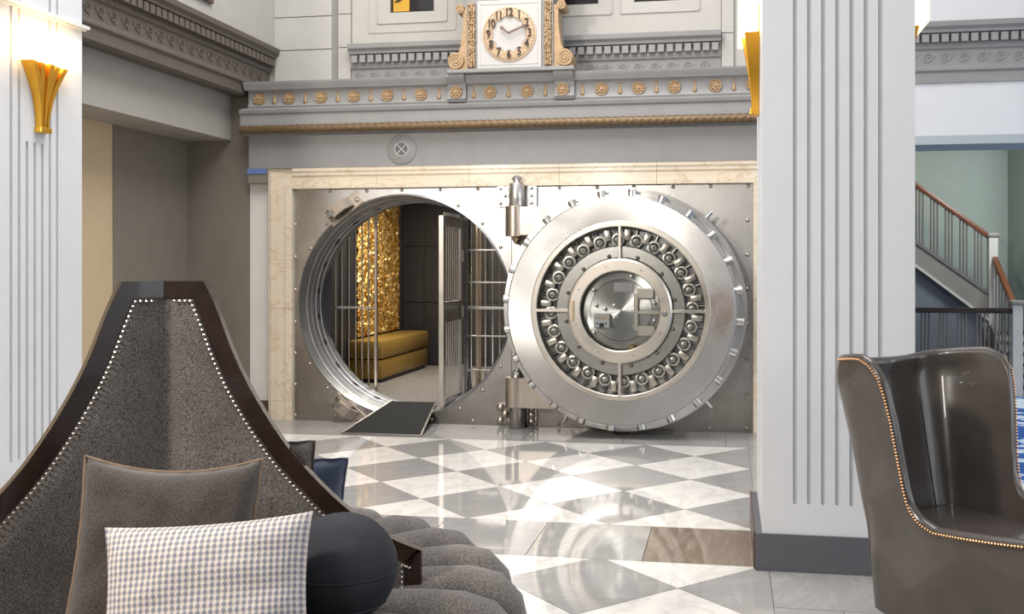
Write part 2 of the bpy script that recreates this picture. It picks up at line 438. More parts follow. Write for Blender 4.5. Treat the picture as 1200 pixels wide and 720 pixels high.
# ---- the rest of the lobby behind the viewer
wr = struct('wall_rear', MB().box(-9, 10, -8.2, -8.0, 0, 2.3), 'lobby_panel', smooth=0)
MB().box(-9, 10, -8.2, -8.0, 2.3, 7.5).build('upper_wall', 'grey_wall', wr, smooth=0)
# ---- columns with fluted faces
def fluted(w0, w1, z0, z1, centre, stop=None, spacing=.068, gw=.0115, zb=.335):
    """faces of a fluted panel: list of polygons (a, z)"""
    out = []; gs = [centre+(k-3)*spacing for k in range(7)]
    edges = [w0]+[v for g in gs for v in (g-gw, g+gw)]+[w1]
    for k in range(0, len(edges), 2): out.append([(edges[k], z0), (edges[k+1], z0), (edges[k+1], z1), (edges[k], z1)])
    for k, g in enumerate(gs):
        arc = [(g+gw*cos(a), zb-gw*abs(sin(a))*1.0+gw) for a in [pi+pi*q/6 for q in range(7)]]
        arc = [(g+gw*cos(pi+pi*q/6), zb+gw+gw*sin(pi+pi*q/6)) for q in range(7)]
        out.append([(g-gw, z0)]+[(g-gw, zb+gw)]+arc[1:-1]+[(g+gw, zb+gw), (g+gw, z0)])
        if stop and k in (2, 3, 4):
            arc = [(g+gw*cos(pi-pi*q/6), stop-gw+gw*sin(pi-pi*q/6)) for q in range(7)]
            out.append([(g-gw, z1), (g-gw, stop-gw)]+arc[1:-1]+[(g+gw, stop-gw), (g+gw, z1)])
    return out
def column(name, x0, x1, y0, y1, top=5.6):
    d = .022
    root = struct(name, MB().box(x0+d, x1-d, y0+d, y1-d, 0, top), 'column_white', smooth=0)
    cx, cyy = (x0+x1)/2, (y0+y1)/2
    for face in ('front', 'left', 'right'):
        mb = MB()
        if face == 'front':
            for p in fluted(x0, x1, .0, top, cx): mb.prism(p, y0, y0+d, 'y')
        else:
            X = x0 if face == 'left' else x1-d
            for p in fluted(y0+d, y1, .0, top, cyy, 2.29): mb.prism(p, X, X+d, 'x')
        mb.build('fluted_panel', 'column_white', root, smooth=0)
    b = MB(); e = .034
    b.box(x0-e, x1+e, y0-e*.4, y0+.01, 0, .185); b.box(x0-e, x0+.01, y0+.01, y1+.01, 0, .185); b.box(x1-.01, x1+e, y0+.01, y1+.01, 0, .185)
    b.build('baseboard', 'base_slate', root, smooth=0)
    c = MB(); e = .035
    for zz, ee, hh in ((3.085, .02, .012), (3.097, e, .02)):
        c.box(x0-ee, x0+.002, y0-ee, y1+ee, zz, zz+hh)
        c.box(x1-.002, x1+ee, y0-ee, y1+ee, zz, zz+hh)
    c.build('capital_ledge', 'column_white', root, smooth=0)
    return root
colR = column('column', .167, .900, 4.985, 5.88)
colL = column('column.001', -4.97, -4.24, 4.985, 5.88)
MB().box(.126, .133, 5.0, 5.905, .0, .188).build('side_baseboard', 'base_brown', colR, smooth=0)

# ---- left side: alcove, beam, upper wall
struct('wall_left', MB().box(-5.6, -5.36, 7.86, 9.3, 0, 2.8), 'grey_wall', smooth=0)
struct('wall_left_hall', MB().box(-5.66, -5.37, 2.0, 7.86, 0, 2.8), 'beige_wall', smooth=0)
struct('wall_alcove', MB().box(-5.6, -4.685, 9.06, 9.3, 0, 3.3), 'grey_wall', smooth=0)
wp = struct('wall_panel', MB().box(-4.685, -4.45, 9.055, 9.12, 0, 2.42), 'white_wall', smooth=0)
struct('baseboard_left', MB().box(-5.4, -4.462, 9.03, 9.06, 0, .165).box(-5.4, -4.462, 9.036, 9.06, .165, .185), 'base_brown', smooth=0)
struct('beam', MB().box(-5.40, -4.89, 3.5, 9.06, 2.77, 3.24), 'beam_grey', smooth=0)
struct('wall_left_upper', MB().box(-5.0, -4.62, 3.0, 9.5, 3.70, 5.6), 'upper_wall', smooth=0)
# blue strip beside the marble corner
t = on_y(293, 197, 9.0); t2 = on_y(315, 206, 9.0)
tag(MB().box(-4.665, -4.465, 8.955, 8.962, 2.42, 2.472).build('masking_tape', 'blue_tape', smooth=0), 'strip of blue masking tape left of the marble surround top corner', 'tape')
MB().box(-4.66, -4.462, 8.962, 9.06, 2.33, 2.474).build('soffit_block', 'grey_wall', wp, smooth=0)

# ---- classical cornice (dentils and running scroll), same profile on the left wall and on the back wall
PROF = [(0, 3.205), (.022, 3.205), (.022, 3.295), (.045, 3.315), (.045, 3.335), (.03, 3.36), (.03, 3.50), (.05, 3.515), (.055, 3.54), (.05, 3.555), (.05, 3.645), (.105, 3.65), (.11, 3.675), (.14, 3.70), (.145, 3.745), (0, 3.75)]
def spiral_mesh(flip=1):
    pts = []
    for k in range(34):
        a = k/33*3.3*pi; r = .006+.042*k/33
        pts.append((flip*r*cos(a), 0, r*sin(a)))
    e = pts[-1]
    for k in range(1, 9):
        u = k/8
        pts.append((e[0]+flip*(.105*u), 0, e[2]+(.062)*(u*u*(3-2*u))*1.0-.0*u))
    return MB().tube(pts, [.008]*34+[.008-.0009*k for k in range(8)], 5)
dent_me = spiral_me = None
def cornice(name, mat, a0, a1, axis, base):
    """axis 'x': runs along x on plane y=base facing -y; axis 'y': runs along y on plane x=base facing +x"""
    global dent_me, spiral_me
    if axis == 'x': root = struct(name, MB().prism([(base-p, z) for p, z in PROF], a0, a1, 'x'), mat, smooth=25)
    else: root = struct(name, MB().prism([(base+p, z) for p, z in PROF], a0, a1, 'y'), mat, smooth=25)
    n = int((a1-a0)/.0855)
    first = None
    for k in range(n):
        a = a0+.03+k*.0855
        if first is None:
            first = MB().box(-.03, .03, -.028, .028, -.036, .036).build('dentil', mat, root, smooth=0, rel=False)
            o = first
        else: o = first.copy(); C.objects.link(o); o.parent = root
        o.location = (a+.03, base-.078, 3.60) if axis == 'x' else (base+.078, a+.03, 3.60)
        if axis == 'y': o.rotation_euler = (0, 0, pi/2)
    n = int((a1-a0)/.158); first = None
    for k in range(n):
        a = a0+.08+k*.158
        if first is None:
            first = spiral_mesh().build('scroll_ornament', mat, root, smooth=60, rel=False); o = first
        else: o = first.copy(); C.objects.link(o); o.parent = root
        o.location = (a, base-.032, 3.43) if axis == 'x' else (base+.032, a, 3.43)
        if axis == 'y': o.rotation_euler = (0, 0, -pi/2)
    return root
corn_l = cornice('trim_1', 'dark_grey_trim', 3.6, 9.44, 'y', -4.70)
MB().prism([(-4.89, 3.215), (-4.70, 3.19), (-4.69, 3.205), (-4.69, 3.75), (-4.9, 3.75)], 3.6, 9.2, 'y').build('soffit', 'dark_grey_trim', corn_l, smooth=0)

# ---- back wall
YW = 9.45
wb = struct('wall_back', MB().box(-4.7, .0, YW+.03, YW+.2, 2.2, 5.6).box(0, 1.0, YW, YW+.2, 0, 5.6), 'upper_wall', smooth=0)
struct('wall_right', MB().box(1.0, 9, YW, YW+.25, 2.72, 5.6), 'column_white', smooth=0)  # same wall paint as wall_back; the cooler light here is painted in
# wall above vault: windows as recesses framed by real boxes
def pxX(x, y=40, Y=YW): return on_y(x, y, Y).x
xa, xb = pxX(413), pxX(845)
cornice('trim_2', 'grey_trim', xa, xb, 'x', YW)
cornice('trim_3', 'grey_trim', .95, 6.5, 'x', YW)
# ashlar blocks at the left end, pilaster strips
zs = [3.2, 3.735, 4.075, 4.42, 4.77, 5.1]
for k in range(len(zs)-1):
    MB().bbox(-4.62, pxX(388.5), YW-.0, YW+.05, zs[k]+.004, zs[k+1]-.004, .003).build('stone_block', 'stone_block', wb, smooth=0)
    MB().bbox(pxX(398), xa-.005, YW-.04, YW+.05, zs[k]+.003, zs[k+1]-.003, .003).build('pilaster_block', 'upper_wall', wb, smooth=0)
    MB().bbox(xb+.005, .05, YW-.04, YW+.05, zs[k]+.003, zs[k+1]-.003, .003).build('pilaster_block', 'upper_wall', wb, smooth=0)
MB().box(pxX(388.5), pxX(398), YW+.01, YW+.05, 3.2, 5.6).build('reveal_strip', 'grey_trim', wb, smooth=0)
wins = [(-3.40, -2.88), (-1.62, -1.22), (-.93, -.38)]
ZS = 4.075; ztop = 5.4
p = MB(); prev = xa
p.box(xa, xb, YW-.01, YW+.03, 3.75, ZS)
for a, b in wins:
    p.box(prev, a, YW-.01, YW+.03, ZS, ztop); prev = b
p.box(prev, xb, YW-.01, YW+.03, ZS, ztop); p.box(xa, xb, YW-.01, YW+.03, ztop, 5.6)
p.build('panelled_face', 'upper_wall', wb, smooth=0)
for k, (a, b) in enumerate(wins):
    w = struct('window_%d' % (k+1), MB().box(a, b, YW+.027, YW+.0295, ZS, ztop), 'dark_glass', smooth=0)
    f = MB(); f.box(a, a+.03, YW-.012, YW+.027, ZS, ztop).box(b-.03, b, YW-.012, YW+.027, ZS, ztop).box(a+.03, b-.03, YW-.012, YW+.027, ztop-.03, ztop)
    f.build('window_frame', 'upper_wall', w, smooth=0)
    # moulded surround lines
    for e, q in ((.10, .012), (.19, .008)):
        s_ = MB(); s_.box(a-e-.012, a-e, YW-.01-q, YW-.009, ZS-e, ztop).box(b+e, b+e+.012, YW-.01-q, YW-.009, ZS-e, ztop).box(a-e, b+e, YW-.01-q, YW-.009, ZS-e-.012, ZS-e)
        if not (k == 2 and e > .15) and not (k == 1 and e > .15): s_.build('surround_moulding', 'upper_wall', w, smooth=0)
ys = thing('hanging_sign', 'yellow sign with a black stroke in the upper left window', 'sign', (-3.26, YW+.01, 4.09))
MB().box(-3.345, -3.175, YW+.015, YW+.025, 4.09, 4.7).build('sign_board', 'yellow_sign', ys, smooth=0)
pts = [(-3.33+.13*u, YW+.012, 4.185+.05*(1-cos(u*3.0))/2+.02*sin(u*9)*.3) for u in [k/14 for k in range(15)]]
MB().tube(pts, [.004+.008*abs(sin(k*.4)) for k in range(15)], 6).build('black_stroke', 'numeral_black', ys)
# ---- right part: opening under the cornice
struct('trim_4', MB().box(1.0, 9, YW-.0, YW+.55, 2.64, 2.72), 'lintel_grey', smooth=0)
struct('wall_stair_back', MB().box(1.0, 3.70, 13.9, 14.1, 0, 5), 'teal_wall', smooth=0)
struct('wall_stair_right', MB().box(3.70, 3.85, 12.9, 14.1, 0, 5).box(3.70, 9, 12.7, 12.9, 0.0, 5), 'teal_wall', smooth=0)
struct('wall_stair_left', MB().box(1.0, 1.15, 9.7, 14.1, 0, 5), 'slate_wall', smooth=0)
struct('ceiling', MB().box(1.0, 9, 9.65, 14.1, 4.2, 4.3), 'white_wall', smooth=0)

# ---- frieze and entablature above the vault
EX0, EX1 = -4.66, .6
ent = struct('trim_5', MB().box(EX0, EX1, 8.98, YW+.03, 2.475, 2.83), 'grey_trim', smooth=0)
def run(prof, x0, x1, name, mat='grey_trim'):
    return MB().prism(prof, x0, x1, 'x').build(name, mat, ent, smooth=30)
run([(9.3, 2.80), (8.95, 2.80), (8.93, 2.815), (8.90, 2.82), (8.90, 2.875), (8.875, 2.88), (8.875, 2.985), (8.855, 3.0), (8.845, 3.03), (8.86, 3.04), (8.90, 3.045), (8.925, 3.06), (9.3, 3.06)], EX0-.035, EX1, 'fascia')
run([(9.3, 3.055), (8.93, 3.055), (8.92, 3.075), (8.935, 3.10), (8.94, 3.16), (8.93, 3.215), (8.90, 3.235), (9.3, 3.235)], EX0+.02, EX1, 'ornament_band')
run([(9.45, 3.232), (8.885, 3.232), (8.88, 3.25), (8.86, 3.275), (8.855, 3.305), (9.45, 3.31)], EX0+.0, EX1, 'cap_moulding')
# gilt rope moulding: twisted strand geometry
rp = MB(); n = 900; L0, L1 = EX0-.03, EX1
vs = []; fs = []; K = 10
for i in range(n+1):
    x = L0+(L1-L0)*i/n
    for k in range(K):
        a = 2*pi*k/K; r = .040*(1+.10*sin(3*a+x*90))
        vs.append((x, 8.872+r*cos(a)*.9, 2.842+r*sin(a)))
for i in range(n):
    for k in range(K): fs.append((i*K+k, i*K+(k+1) % K, (i+1)*K+(k+1) % K, (i+1)*K+k))
rp.add(vs, fs); rp.build('rope_moulding', 'gilt_dark', ent, smooth=60)
# projecting piers under the clock
piers = [(pxX(525, 105, 8.9), pxX(546, 105, 8.9)), (pxX(650, 102, 8.9), pxX(673, 102, 8.9))]
for a, b in piers:
    MB().prism([(9.1, 3.06), (8.90, 3.06), (8.875, 3.09), (8.89, 3.12), (8.90, 3.17), (8.88, 3.225), (8.845, 3.25), (8.82, 3.28), (8.82, 3.312), (9.1, 3.312)], a, b, 'x').build('pier', 'grey_trim', ent, smooth=30)
# rosettes and pendants
def rosette():
    mb = MB(); n = 48; rings = [(0, -.03), (.012, -.030), (.017, -.018), (.024, -.022), (.036, -.026), (.044, -.012), (.047, -.016), (.056, -.016), (.060, -.003), (.060, .004)]
    vs = []; fs = []
    for r, h in rings:
        for k in range(n):
            a = 2*pi*k/n; q = 1+(.10*cos(8*a) if .02 < r < .045 else .05*cos(16*a) if r > .045 else 0)
            vs.append((r*q*cos(a), h*(1-(.35*(1-cos(8*a))/2 if .02 < r < .045 else 0)), r*q*sin(a)))
    for i in range(len(rings)-1):
        for k in range(n): fs.append((i*n+k, i*n+(k+1) % n, (i+1)*n+(k+1) % n, (i+1)*n+k))
    return mb.add(vs, fs)
def pendant():
    mb = MB(); mb.lathe([(.001, .048), (.007, .03), (.008, .0), (.014, -.025), (.015, -.04), (.008, -.055), (.001, -.058)], (0, 0, 0), 10, 'z', closed=False)
    mb.tube([(-.02, 0, .058), (-.010, -.004, .052), (0, -.004, .048), (.010, -.004, .052), (.02, 0, .058)], .005, 6)
    return mb
ros = [(304, 114), (339, 112.5), (376.6, 112), (415, 110.5), (454, 109), (493.3, 107.7), (534.4, 105.4), (574.3, 104), (617.8, 102.4), (659.5, 101.4), (705, 100.6), (748.4, 99), (790.3, 98), (838.5, 97), (881.5, 96)]
r0 = p0 = None; xs = []
for k, q in enumerate(ros):
    pier = k in (6, 9); Y = 8.885 if pier else 8.935
    w = on_y(q[0], q[1], Y); xs.append(w.x)
    if r0 is None: r0 = rosette().build('rosette', 'gilt', ent, smooth=50, rel=False); o = r0
    else: o = r0.copy(); C.objects.link(o); o.parent = ent
    o.location = (w.x, Y, 3.150)
for k in range(len(xs)-1):
    x = (xs[k]+xs[k+1])/2
    if p0 is None: p0 = pendant().build('pendant_ornament', 'gilt', ent, smooth=50, rel=False); o = p0
    else: o = p0.copy(); C.objects.link(o); o.parent = ent
    o.location = (x, 8.937, 3.15); o.scale = (1.45, 1.2, 1.0)
# round cross vent on the frieze
w = on_y(471, 175, 8.98)
rv = thing('round_vent', 'round grey vent with crossed bars on the frieze above the vault', 'vent', (w.x, 8.98, w.z))
MB().lathe([(0, 0), (.145, 0), (.145, -.010), (.138, -.014), (0, -.014)], (w.x, 8.982, w.z), 48).build('mounting_disc', 'grey_trim', rv)
MB().lathe([(.062, -.012), (.072, -.012), (.072, -.018), (.066, -.02), (.062, -.018)], (w.x, 8.98, w.z), 40).build('rim', 'stone_block', rv)
MB().lathe([(0, -.012), (.064, -.012), (.064, -.015), (0, -.015)], (w.x, 8.98, w.z), 32).build('dark_mesh', 'base_slate', rv)
for a in (pi/4, -pi/4):
    MB().cyl((w.x-.064*cos(a), 8.964, w.z-.064*sin(a)), (w.x+.064*cos(a), 8.964, w.z+.064*sin(a)), .006, n=6).build('cross_bar', 'stone_block', rv)

# ---- marble surround of the vault
sur = struct('trim_6', MB().box(-4.462, -4.45, 9.0, 9.1, 0, 2.48), 'cream_marble', smooth=0)
SX0, SX1, SZ = -4.243, .222, 2.272
def slab(x0, x1, z0, z1, prof):   # moulded marble board with a stepped face
    return prof
for z0, z1 in ((.0, .195), (.195, 1.1), (1.1, 2.475)):
    mb = MB(); g = .0012
    mb.box(-4.45, SX0+.03, 9.01, 9.1, z0+g, z1-g).box(-4.44, -4.405, 8.995, 9.01, z0+g, min(z1-g, 2.44)).box(-4.385, SX0+.02, 9.0, 9.01, z0+g, min(z1-g, 2.41)).box(SX0-.04, SX0+.03, 8.99, 9.0, z0+g, min(z1-g, SZ+.04))
    mb.build('marble_slab', 'cream_marble', sur, smooth=0)
cuts = [-4.213, -3.35, -2.43, -1.56, -.65, .60]
for k in range(5):
    a, b = cuts[k], cuts[k+1]; mb = MB(); g = .0012
    mb.box(a+g, b-g, 9.01, 9.1, SZ, 2.475).box(a+g, b-g, 8.995, 9.01, 2.40, 2.44).box(a+g, b-g, 8.985, 9.01, 2.44, 2.476).box(a+g, b-g, 9.0, 9.01, SZ+.02, 2.375).box(a+g, b-g, 8.99, 9.0, SZ, SZ+.04)
    mb.build('marble_slab', 'cream_marble', sur, smooth=0)
for z0, z1 in ((.0, .195), (.195, 1.1), (1.1, 2.475)):
    MB().box(.222, .60, 9.0, 9.1, z0+.0012, min(z1, SZ)-.0012).box(.222, .262, 8.99, 9.0, z0+.0012, min(z1, SZ)-.0012).build('marble_slab', 'cream_marble', sur, smooth=0)

# ================================================================== VAULT FRONT
OC = (-3.10, 1.135); OR = 1.072
vf = thing('vault_front', 'riveted steel vault front wall with a round doorway', 'vault', (-2.0, 9.05, 0))
# plate with a round hole
mb = MB(); n = 128; X0, X1, Z0, Z1 = SX0, SX1, 0.0, SZ
ring = [(OC[0]+OR*cos(2*pi*k/n), OC[1]+OR*sin(2*pi*k/n)) for k in range(n)]
def edge_pt(k):
    a = 2*pi*k/n; dx, dz = cos(a), sin(a); ts = []
    bx0, bx1 = X0, -2.03
    if dx > 1e-9: ts.append((bx1-OC[0])/dx)
    if dx < -1e-9: ts.append((bx0-OC[0])/dx)
    if dz > 1e-9: ts.append((Z1-OC[1])/dz)
    if dz < -1e-9: ts.append((Z0-OC[1])/dz)
    t = min(ts); return (OC[0]+dx*t, OC[1]+dz*t)
eo = [edge_pt(k) for k in range(n)]
corners = [(X0, Z0), (X0, Z1), (-2.03, Z0), (-2.03, Z1)]
for c in corners:   # snap the nearest rim point onto each corner
    kk = min(range(n), key=lambda k: (eo[k][0]-c[0])**2+(eo[k][1]-c[1])**2); eo[kk] = c
vs = [(x, 9.05, z) for x, z in ring]+[(x, 9.05, z) for x, z in eo]+[(x, 9.12, z) for x, z in ring]
fs = [(k, (k+1) % n, (k+1) % n+n, k+n) for k in range(n)]+[(k, k+2*n, (k+1) % n+2*n, (k+1) % n) for k in range(n)]
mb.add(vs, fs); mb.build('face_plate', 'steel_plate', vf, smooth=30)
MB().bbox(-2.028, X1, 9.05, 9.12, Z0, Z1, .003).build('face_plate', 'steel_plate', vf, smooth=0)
# jamb: stepped round tunnel
jp = [(1.078, 9.04), (1.060, 9.04), (1.052, 9.10), (1.040, 9.16), (1.060, 9.165), (1.060, 9.185), (1.035, 9.19), (1.03, 9.30), (1.022, 9.36), (1.015, 9.37), (1.005, 9.52), (1.0, 9.60), (1.25, 9.60), (1.25, 9.13), (1.078, 9.12)]
jp = [(1.078, 9.045), (1.062, 9.035), (1.054, 9.10), (1.048, 9.17), (1.064, 9.175), (1.064, 9.19), (1.046, 9.195), (1.042, 9.28), (1.038, 9.285), (1.036, 9.37), (1.030, 9.375), (1.028, 9.46), (1.022, 9.465), (1.02, 9.58), (1.25, 9.58), (1.25, 9.125), (1.078, 9.12)]
MB().lathe(jp, (OC[0], 0, OC[1]), 128).build('door_jamb', 'jamb_steel', vf, smooth=30)
for k in range(24):
    a = 2*pi*k/24+.13
    c = (OC[0]+1.034*cos(a), 9.41, OC[1]+1.034*sin(a)); c2 = (OC[0]+1.05*cos(a), 9.41, OC[1]+1.05*sin(a))
    MB().cyl((OC[0]+1.025*cos(a), 9.41, OC[1]+1.025*sin(a)), c2, .036, n=14).build('bolt_socket', 'numeral_black', vf)
# rivets
riv = [(345, 225), (387, 224), (430, 224), (471, 222.8), (516, 222.6), (560, 221.8), (655.6, 220.8), (700, 220), (743, 219.2), (789, 219.2), (833, 218.4), (876.6, 217.8),
 (346, 263.5), (346, 301.5), (346, 340), (346, 377.5), (346, 414), (346, 450.6), (346, 487), (876.4, 258.5), (876, 299), (875.8, 339), (875.8, 380), (875.6, 421), (875.6, 462), (875, 502),
 (383, 263), (363.5, 291.5), (537, 241), (565.5, 262), (586.7, 290), (586.7, 430), (565.8, 457.7), (539, 479), (554, 493.6), (505.5, 491.7), (363, 426.5), (383.6, 455), (393, 488), (830.7, 501.5), (655, 497), (608, 285), (607.5, 431)]
rv0 = None
for q in riv:
    w = on_y(q[0], q[1], 9.05)
    if rv0 is None: rv0 = MB().lathe([(0, -.014), (.008, -.013), (.014, -.009), (.0175, -.002), (.0185, .002), (0, .002)], (0, 0, 0), 12).build('rivet', 'steel_warm', vf, rel=False); o = rv0
    else: o = rv0.copy(); C.objects.link(o); o.parent = vf
    o.location = Vector((w.x, 9.05, w.z))-vf.location
# latch brackets beside the doorway (upper and lower left)
def bracket(px, ang):
    w = on_y(px[0], px[1], 9.05)
    R = Matrix.Translation((w.x, 9.05, w.z)) @ Matrix.Rotation(ang, 4, 'Y')
    b = MB().bbox(-.20, .20, -.018, 0, -.075, .06, .004).xf(R).build('latch_plate', 'steel_warm', vf, smooth=0)
    h = MB()
    h.prism([(-.16, 0), (-.16, -.10), (-.10, -.15), (.03, -.15), (.10, -.06), (.10, -.03), (.02, -.11), (-.09, -.11), (-.12, -.085), (-.12, 0)], -.045, .055, 'z')
    h.prism([(-.16, 0), (-.16, -.09), (-.10, -.14), (.02, -.14), (.02, 0)], .045, .06, 'z')
    h.xf(R); h.build('latch_keeper', 'steel_warm', vf, smooth=0)
    MB().box(-.145, -.06, -.152, -.10, -.02, .03).xf(R).build('latch_slot', 'steel_dark', vf, smooth=0)
    for s_ in (-.165, .155):
        MB().lathe([(0, -.016), (.016, -.015), (.024, -.005), (.024, 0), (0, 0)], (0, -.018, 0), 12).xf(R @ Matrix.Translation((s_, 0, -.02))).build('latch_bolt', 'steel_bright', vf)
bracket((404, 244), -radians(38))
bracket((410, 480), radians(38))
# hinges
HX = on_y(603.5, 230, 8.85).x
def hinge(zc, top):
    for sx in (-1, 1):
        x0, x1 = (HX-.205, HX-.045) if sx < 0 else (HX+.07, HX+.175)
        zA, zB = (2.075, 2.285) if top else (.02, .215)
        pts = [(x0+.03, zB-.035), (x0+.12, zB-.035), (x0+.075, (zA+zB)/2), (x0+.03, zA+.035), (x0+.12, zA+.035)] if sx < 0 else [((x0+x1)/2, zB-.035), ((x0+x1)/2, (zA+zB)/2), ((x0+x1)/2, zA+.035)]
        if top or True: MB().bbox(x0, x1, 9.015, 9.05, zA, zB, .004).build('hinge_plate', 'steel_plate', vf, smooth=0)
        for a, b in pts:
            if top:
                MB().cyl((a, 9.0, b), (a, 9.02, b), .032, n=6).build('hinge_nut', 'steel_bright', vf, smooth=20)
                MB().lathe([(0, -.04), (.012, -.038), (.018, -.02), (.018, 0), (0, 0)], (a, 9.0, b), 12).build('hinge_stud', 'steel_bright', vf)
            else:
                MB().ball((a, 9.005, b), .036, 14, 10, (1, .8, 1)).build('hinge_nut', 'steel_warm', vf)
    if top:
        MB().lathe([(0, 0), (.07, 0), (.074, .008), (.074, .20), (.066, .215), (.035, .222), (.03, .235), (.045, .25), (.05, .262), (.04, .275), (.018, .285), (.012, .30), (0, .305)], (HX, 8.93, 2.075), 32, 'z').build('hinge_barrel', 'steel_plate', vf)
        MB().lathe([(0, 0), (.012, .0), (.03, .02), (.04, .04), (.035, .055), (.05, .07), (.06, .08), (0, .08)], (HX, 8.93, 1.72), 24, 'z').build('hinge_finial', 'bronze', vf)
    else:
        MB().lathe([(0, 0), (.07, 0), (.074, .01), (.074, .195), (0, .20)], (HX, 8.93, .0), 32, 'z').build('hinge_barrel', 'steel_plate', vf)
        MB().lathe([(0, 0), (.055, 0), (.06, .01), (.045, .03), (.048, .05), (.03, .07), (.012, .08), (0, .085)], (HX, 8.93, .475), 24, 'z').build('hinge_finial', 'steel_bright', vf)
hinge(2.2, True); hinge(.2, False)

# ================================================================== VAULT DOOR
DX, DZ = -.932, 1.127; YF = 8.45
vd = thing('vault_door', 'huge round steel vault door standing wide open against the front', 'vault door', (DX, 8.6, DZ))
c0 = (DX, 0, DZ)
MB().lathe([(.785, YF), (.990, YF), (1.0, YF+.008), (1.004, YF+.085), (.96, YF+.09), (.96, YF+.12), (1.028, YF+.125), (1.032, YF+.175), (.99, YF+.18), (.99, YF+.215), (1.062, YF+.22), (1.066, YF+.255), (1.03, YF+.26), (1.03, YF+.285), (1.098, YF+.29), (1.102, YF+.36), (1.09, YF+.375), (.785, YF+.375)], c0, 160).build('door_ring', 'steel_disc', vd, smooth=25)
MB().lathe([(.735, YF+.16), (.735, YF-.004), (.742, YF-.008), (.778, YF-.008), (.785, YF-.002), (.785, YF+.16)], c0, 128).build('glazing_ring', 'nickel_beige', vd, smooth=25)
MB().lathe([(0, YF+.17), (.75, YF+.17), (.75, YF+.22), (0, YF+.22)], c0, 96).build('back_plate', 'steel_dark', vd)
# toothed bolt ring
mb = MB(); n = 288
pr = [(.46, YF+.09), (.46, YF+.05), (.468, YF+.045), (.562, YF+.045), (.57, YF+.05), (.57, YF+.09)]
vs = []; fs = []; k_ = len(pr)
for i in range(n):
    a = 2*pi*i/n; t_ = .007 if i % 2 else -.004
    for q, (r, h) in enumerate(pr):
        rr = r+(t_ if q in (4, 5) else 0)
        vs.append((DX+rr*cos(a), h, DZ+rr*sin(a)))
for i in range(n):
    for q in range(k_): fs.append((i*k_+q, ((i+1) % n)*k_+q, ((i+1) % n)*k_+(q+1) % k_, i*k_+(q+1) % k_))
mb.add(vs, fs); mb.build('bolt_ring', 'steel_bright', vd, smooth=25)
# gears with knobs, blocks, rods: one per locking bolt
def gear():
    mb = MB(); n = 44; vs = []; fs = []
    pr = [(.0, -.030), (.014, -.029), (.026, -.022), (.034, -.010), (.037, 0.0), (.046, .002), (.047, .022), (.0, .022)]
    for i in range(n):
        a = 2*pi*i/n
        for q, (r, h) in enumerate(pr):
            rr = r+((.005 if i % 2 else -.002) if q in (5, 6) else 0)
            vs.append((rr*cos(a), h, rr*sin(a)))
    k_ = len(pr)
    for i in range(n):
        for q in range(k_-1): fs.append((i*k_+q, ((i+1) % n)*k_+q, ((i+1) % n)*k_+q+1, i*k_+q+1))
    mb.add(vs, fs); mb.ball((0, -.03, 0), .011, 8, 6); return mb
g0 = b0 = s0 = r0_ = k0 = None
for k in range(24):
    a = pi/2+2*pi*k/24+.04
    def put(first, mbf, name, mat, r, ang, y, rot=True):
        if first is None:
            first = mbf().build(name, mat, vd, smooth=35, rel=False); o = first
        else: o = first.copy(); C.objects.link(o); o.parent = vd
        o.location = Vector((DX+r*cos(ang), y, DZ+r*sin(ang)))-vd.location
        if name == 'bolt_gear': o.scale = (1.2, 1.2, 1.2)
        if rot: o.rotation_euler = (0, -ang, 0)
        return first
    g0 = put(g0, gear, 'bolt_gear', 'gear_metal', .622, a, YF+.085)
    b0 = put(b0, lambda: MB().bbox(-.055, .04, -.03, .05, -.026, .026, .004), 'bolt_block', 'nickel_beige', .675, a+2*pi/48, YF+.085)
    s0 = put(s0, lambda: MB().cyl((-.0, -.0, 0), (.07, 0, 0), .014, n=10).bbox(-.02, .0, -.02, .02, -.02, .02, .003), 'bolt_guide', 'steel_dark', .66, a+.02, YF+.135)
    r0_ = put(r0_, lambda: MB().cyl((-.08, 0, 0), (.030, 0, 0), .041, n=20).cyl((.030, 0, 0), (.036, 0, 0), .041, .036, n=20), 'locking_bolt', 'steel_bright', 1.035, a+2*pi/48, YF+.15)
for k in range(12):
    a = 2*pi*k/12+.2
    k0 = put(k0, lambda: MB().ball((0, 0, 0), .018, 10, 7), 'ball_stud', 'steel_warm', .485, a, YF+.04)
for k in range(4):
    a = k*pi/2
    mb = MB().bbox(.452, .742, -.012, .02, -.012, .012, .003).xf(Matrix.Translation((DX, YF, DZ)) @ Matrix.Rotation(-a, 4, 'Y'))
    mb.build('spoke', 'nickel_beige', vd, smooth=0)
MB().lathe([(.348, YF+.03), (.348, YF-.01), (.356, YF-.018), (.44, YF-.018), (.457, YF-.01), (.457, YF+.03)], c0, 128).build('inner_ring', 'nickel_beige', vd, smooth=25)
for k in range(8):
    a = 2*pi*k/8+.3
    MB().lathe([(0, -.004), (.007, -.003), (.008, 0), (0, 0)], (DX+.40*cos(a), YF-.018, DZ+.40*sin(a)), 10).build('ring_screw', 'steel_dark', vd)
MB().bbox(DX-.418, DX-.398, YF-.034, YF-.016, DZ-.09, DZ+.09, .003).build('door_pull', 'bronze', vd, smooth=0)
MB().lathe([(0, -.012), (.02, -.011), (.026, -.004), (.026, 0), (0, 0)], (DX+.39, YF-.018, DZ-.02), 16).build('lock_screw', 'steel_dark', vd)
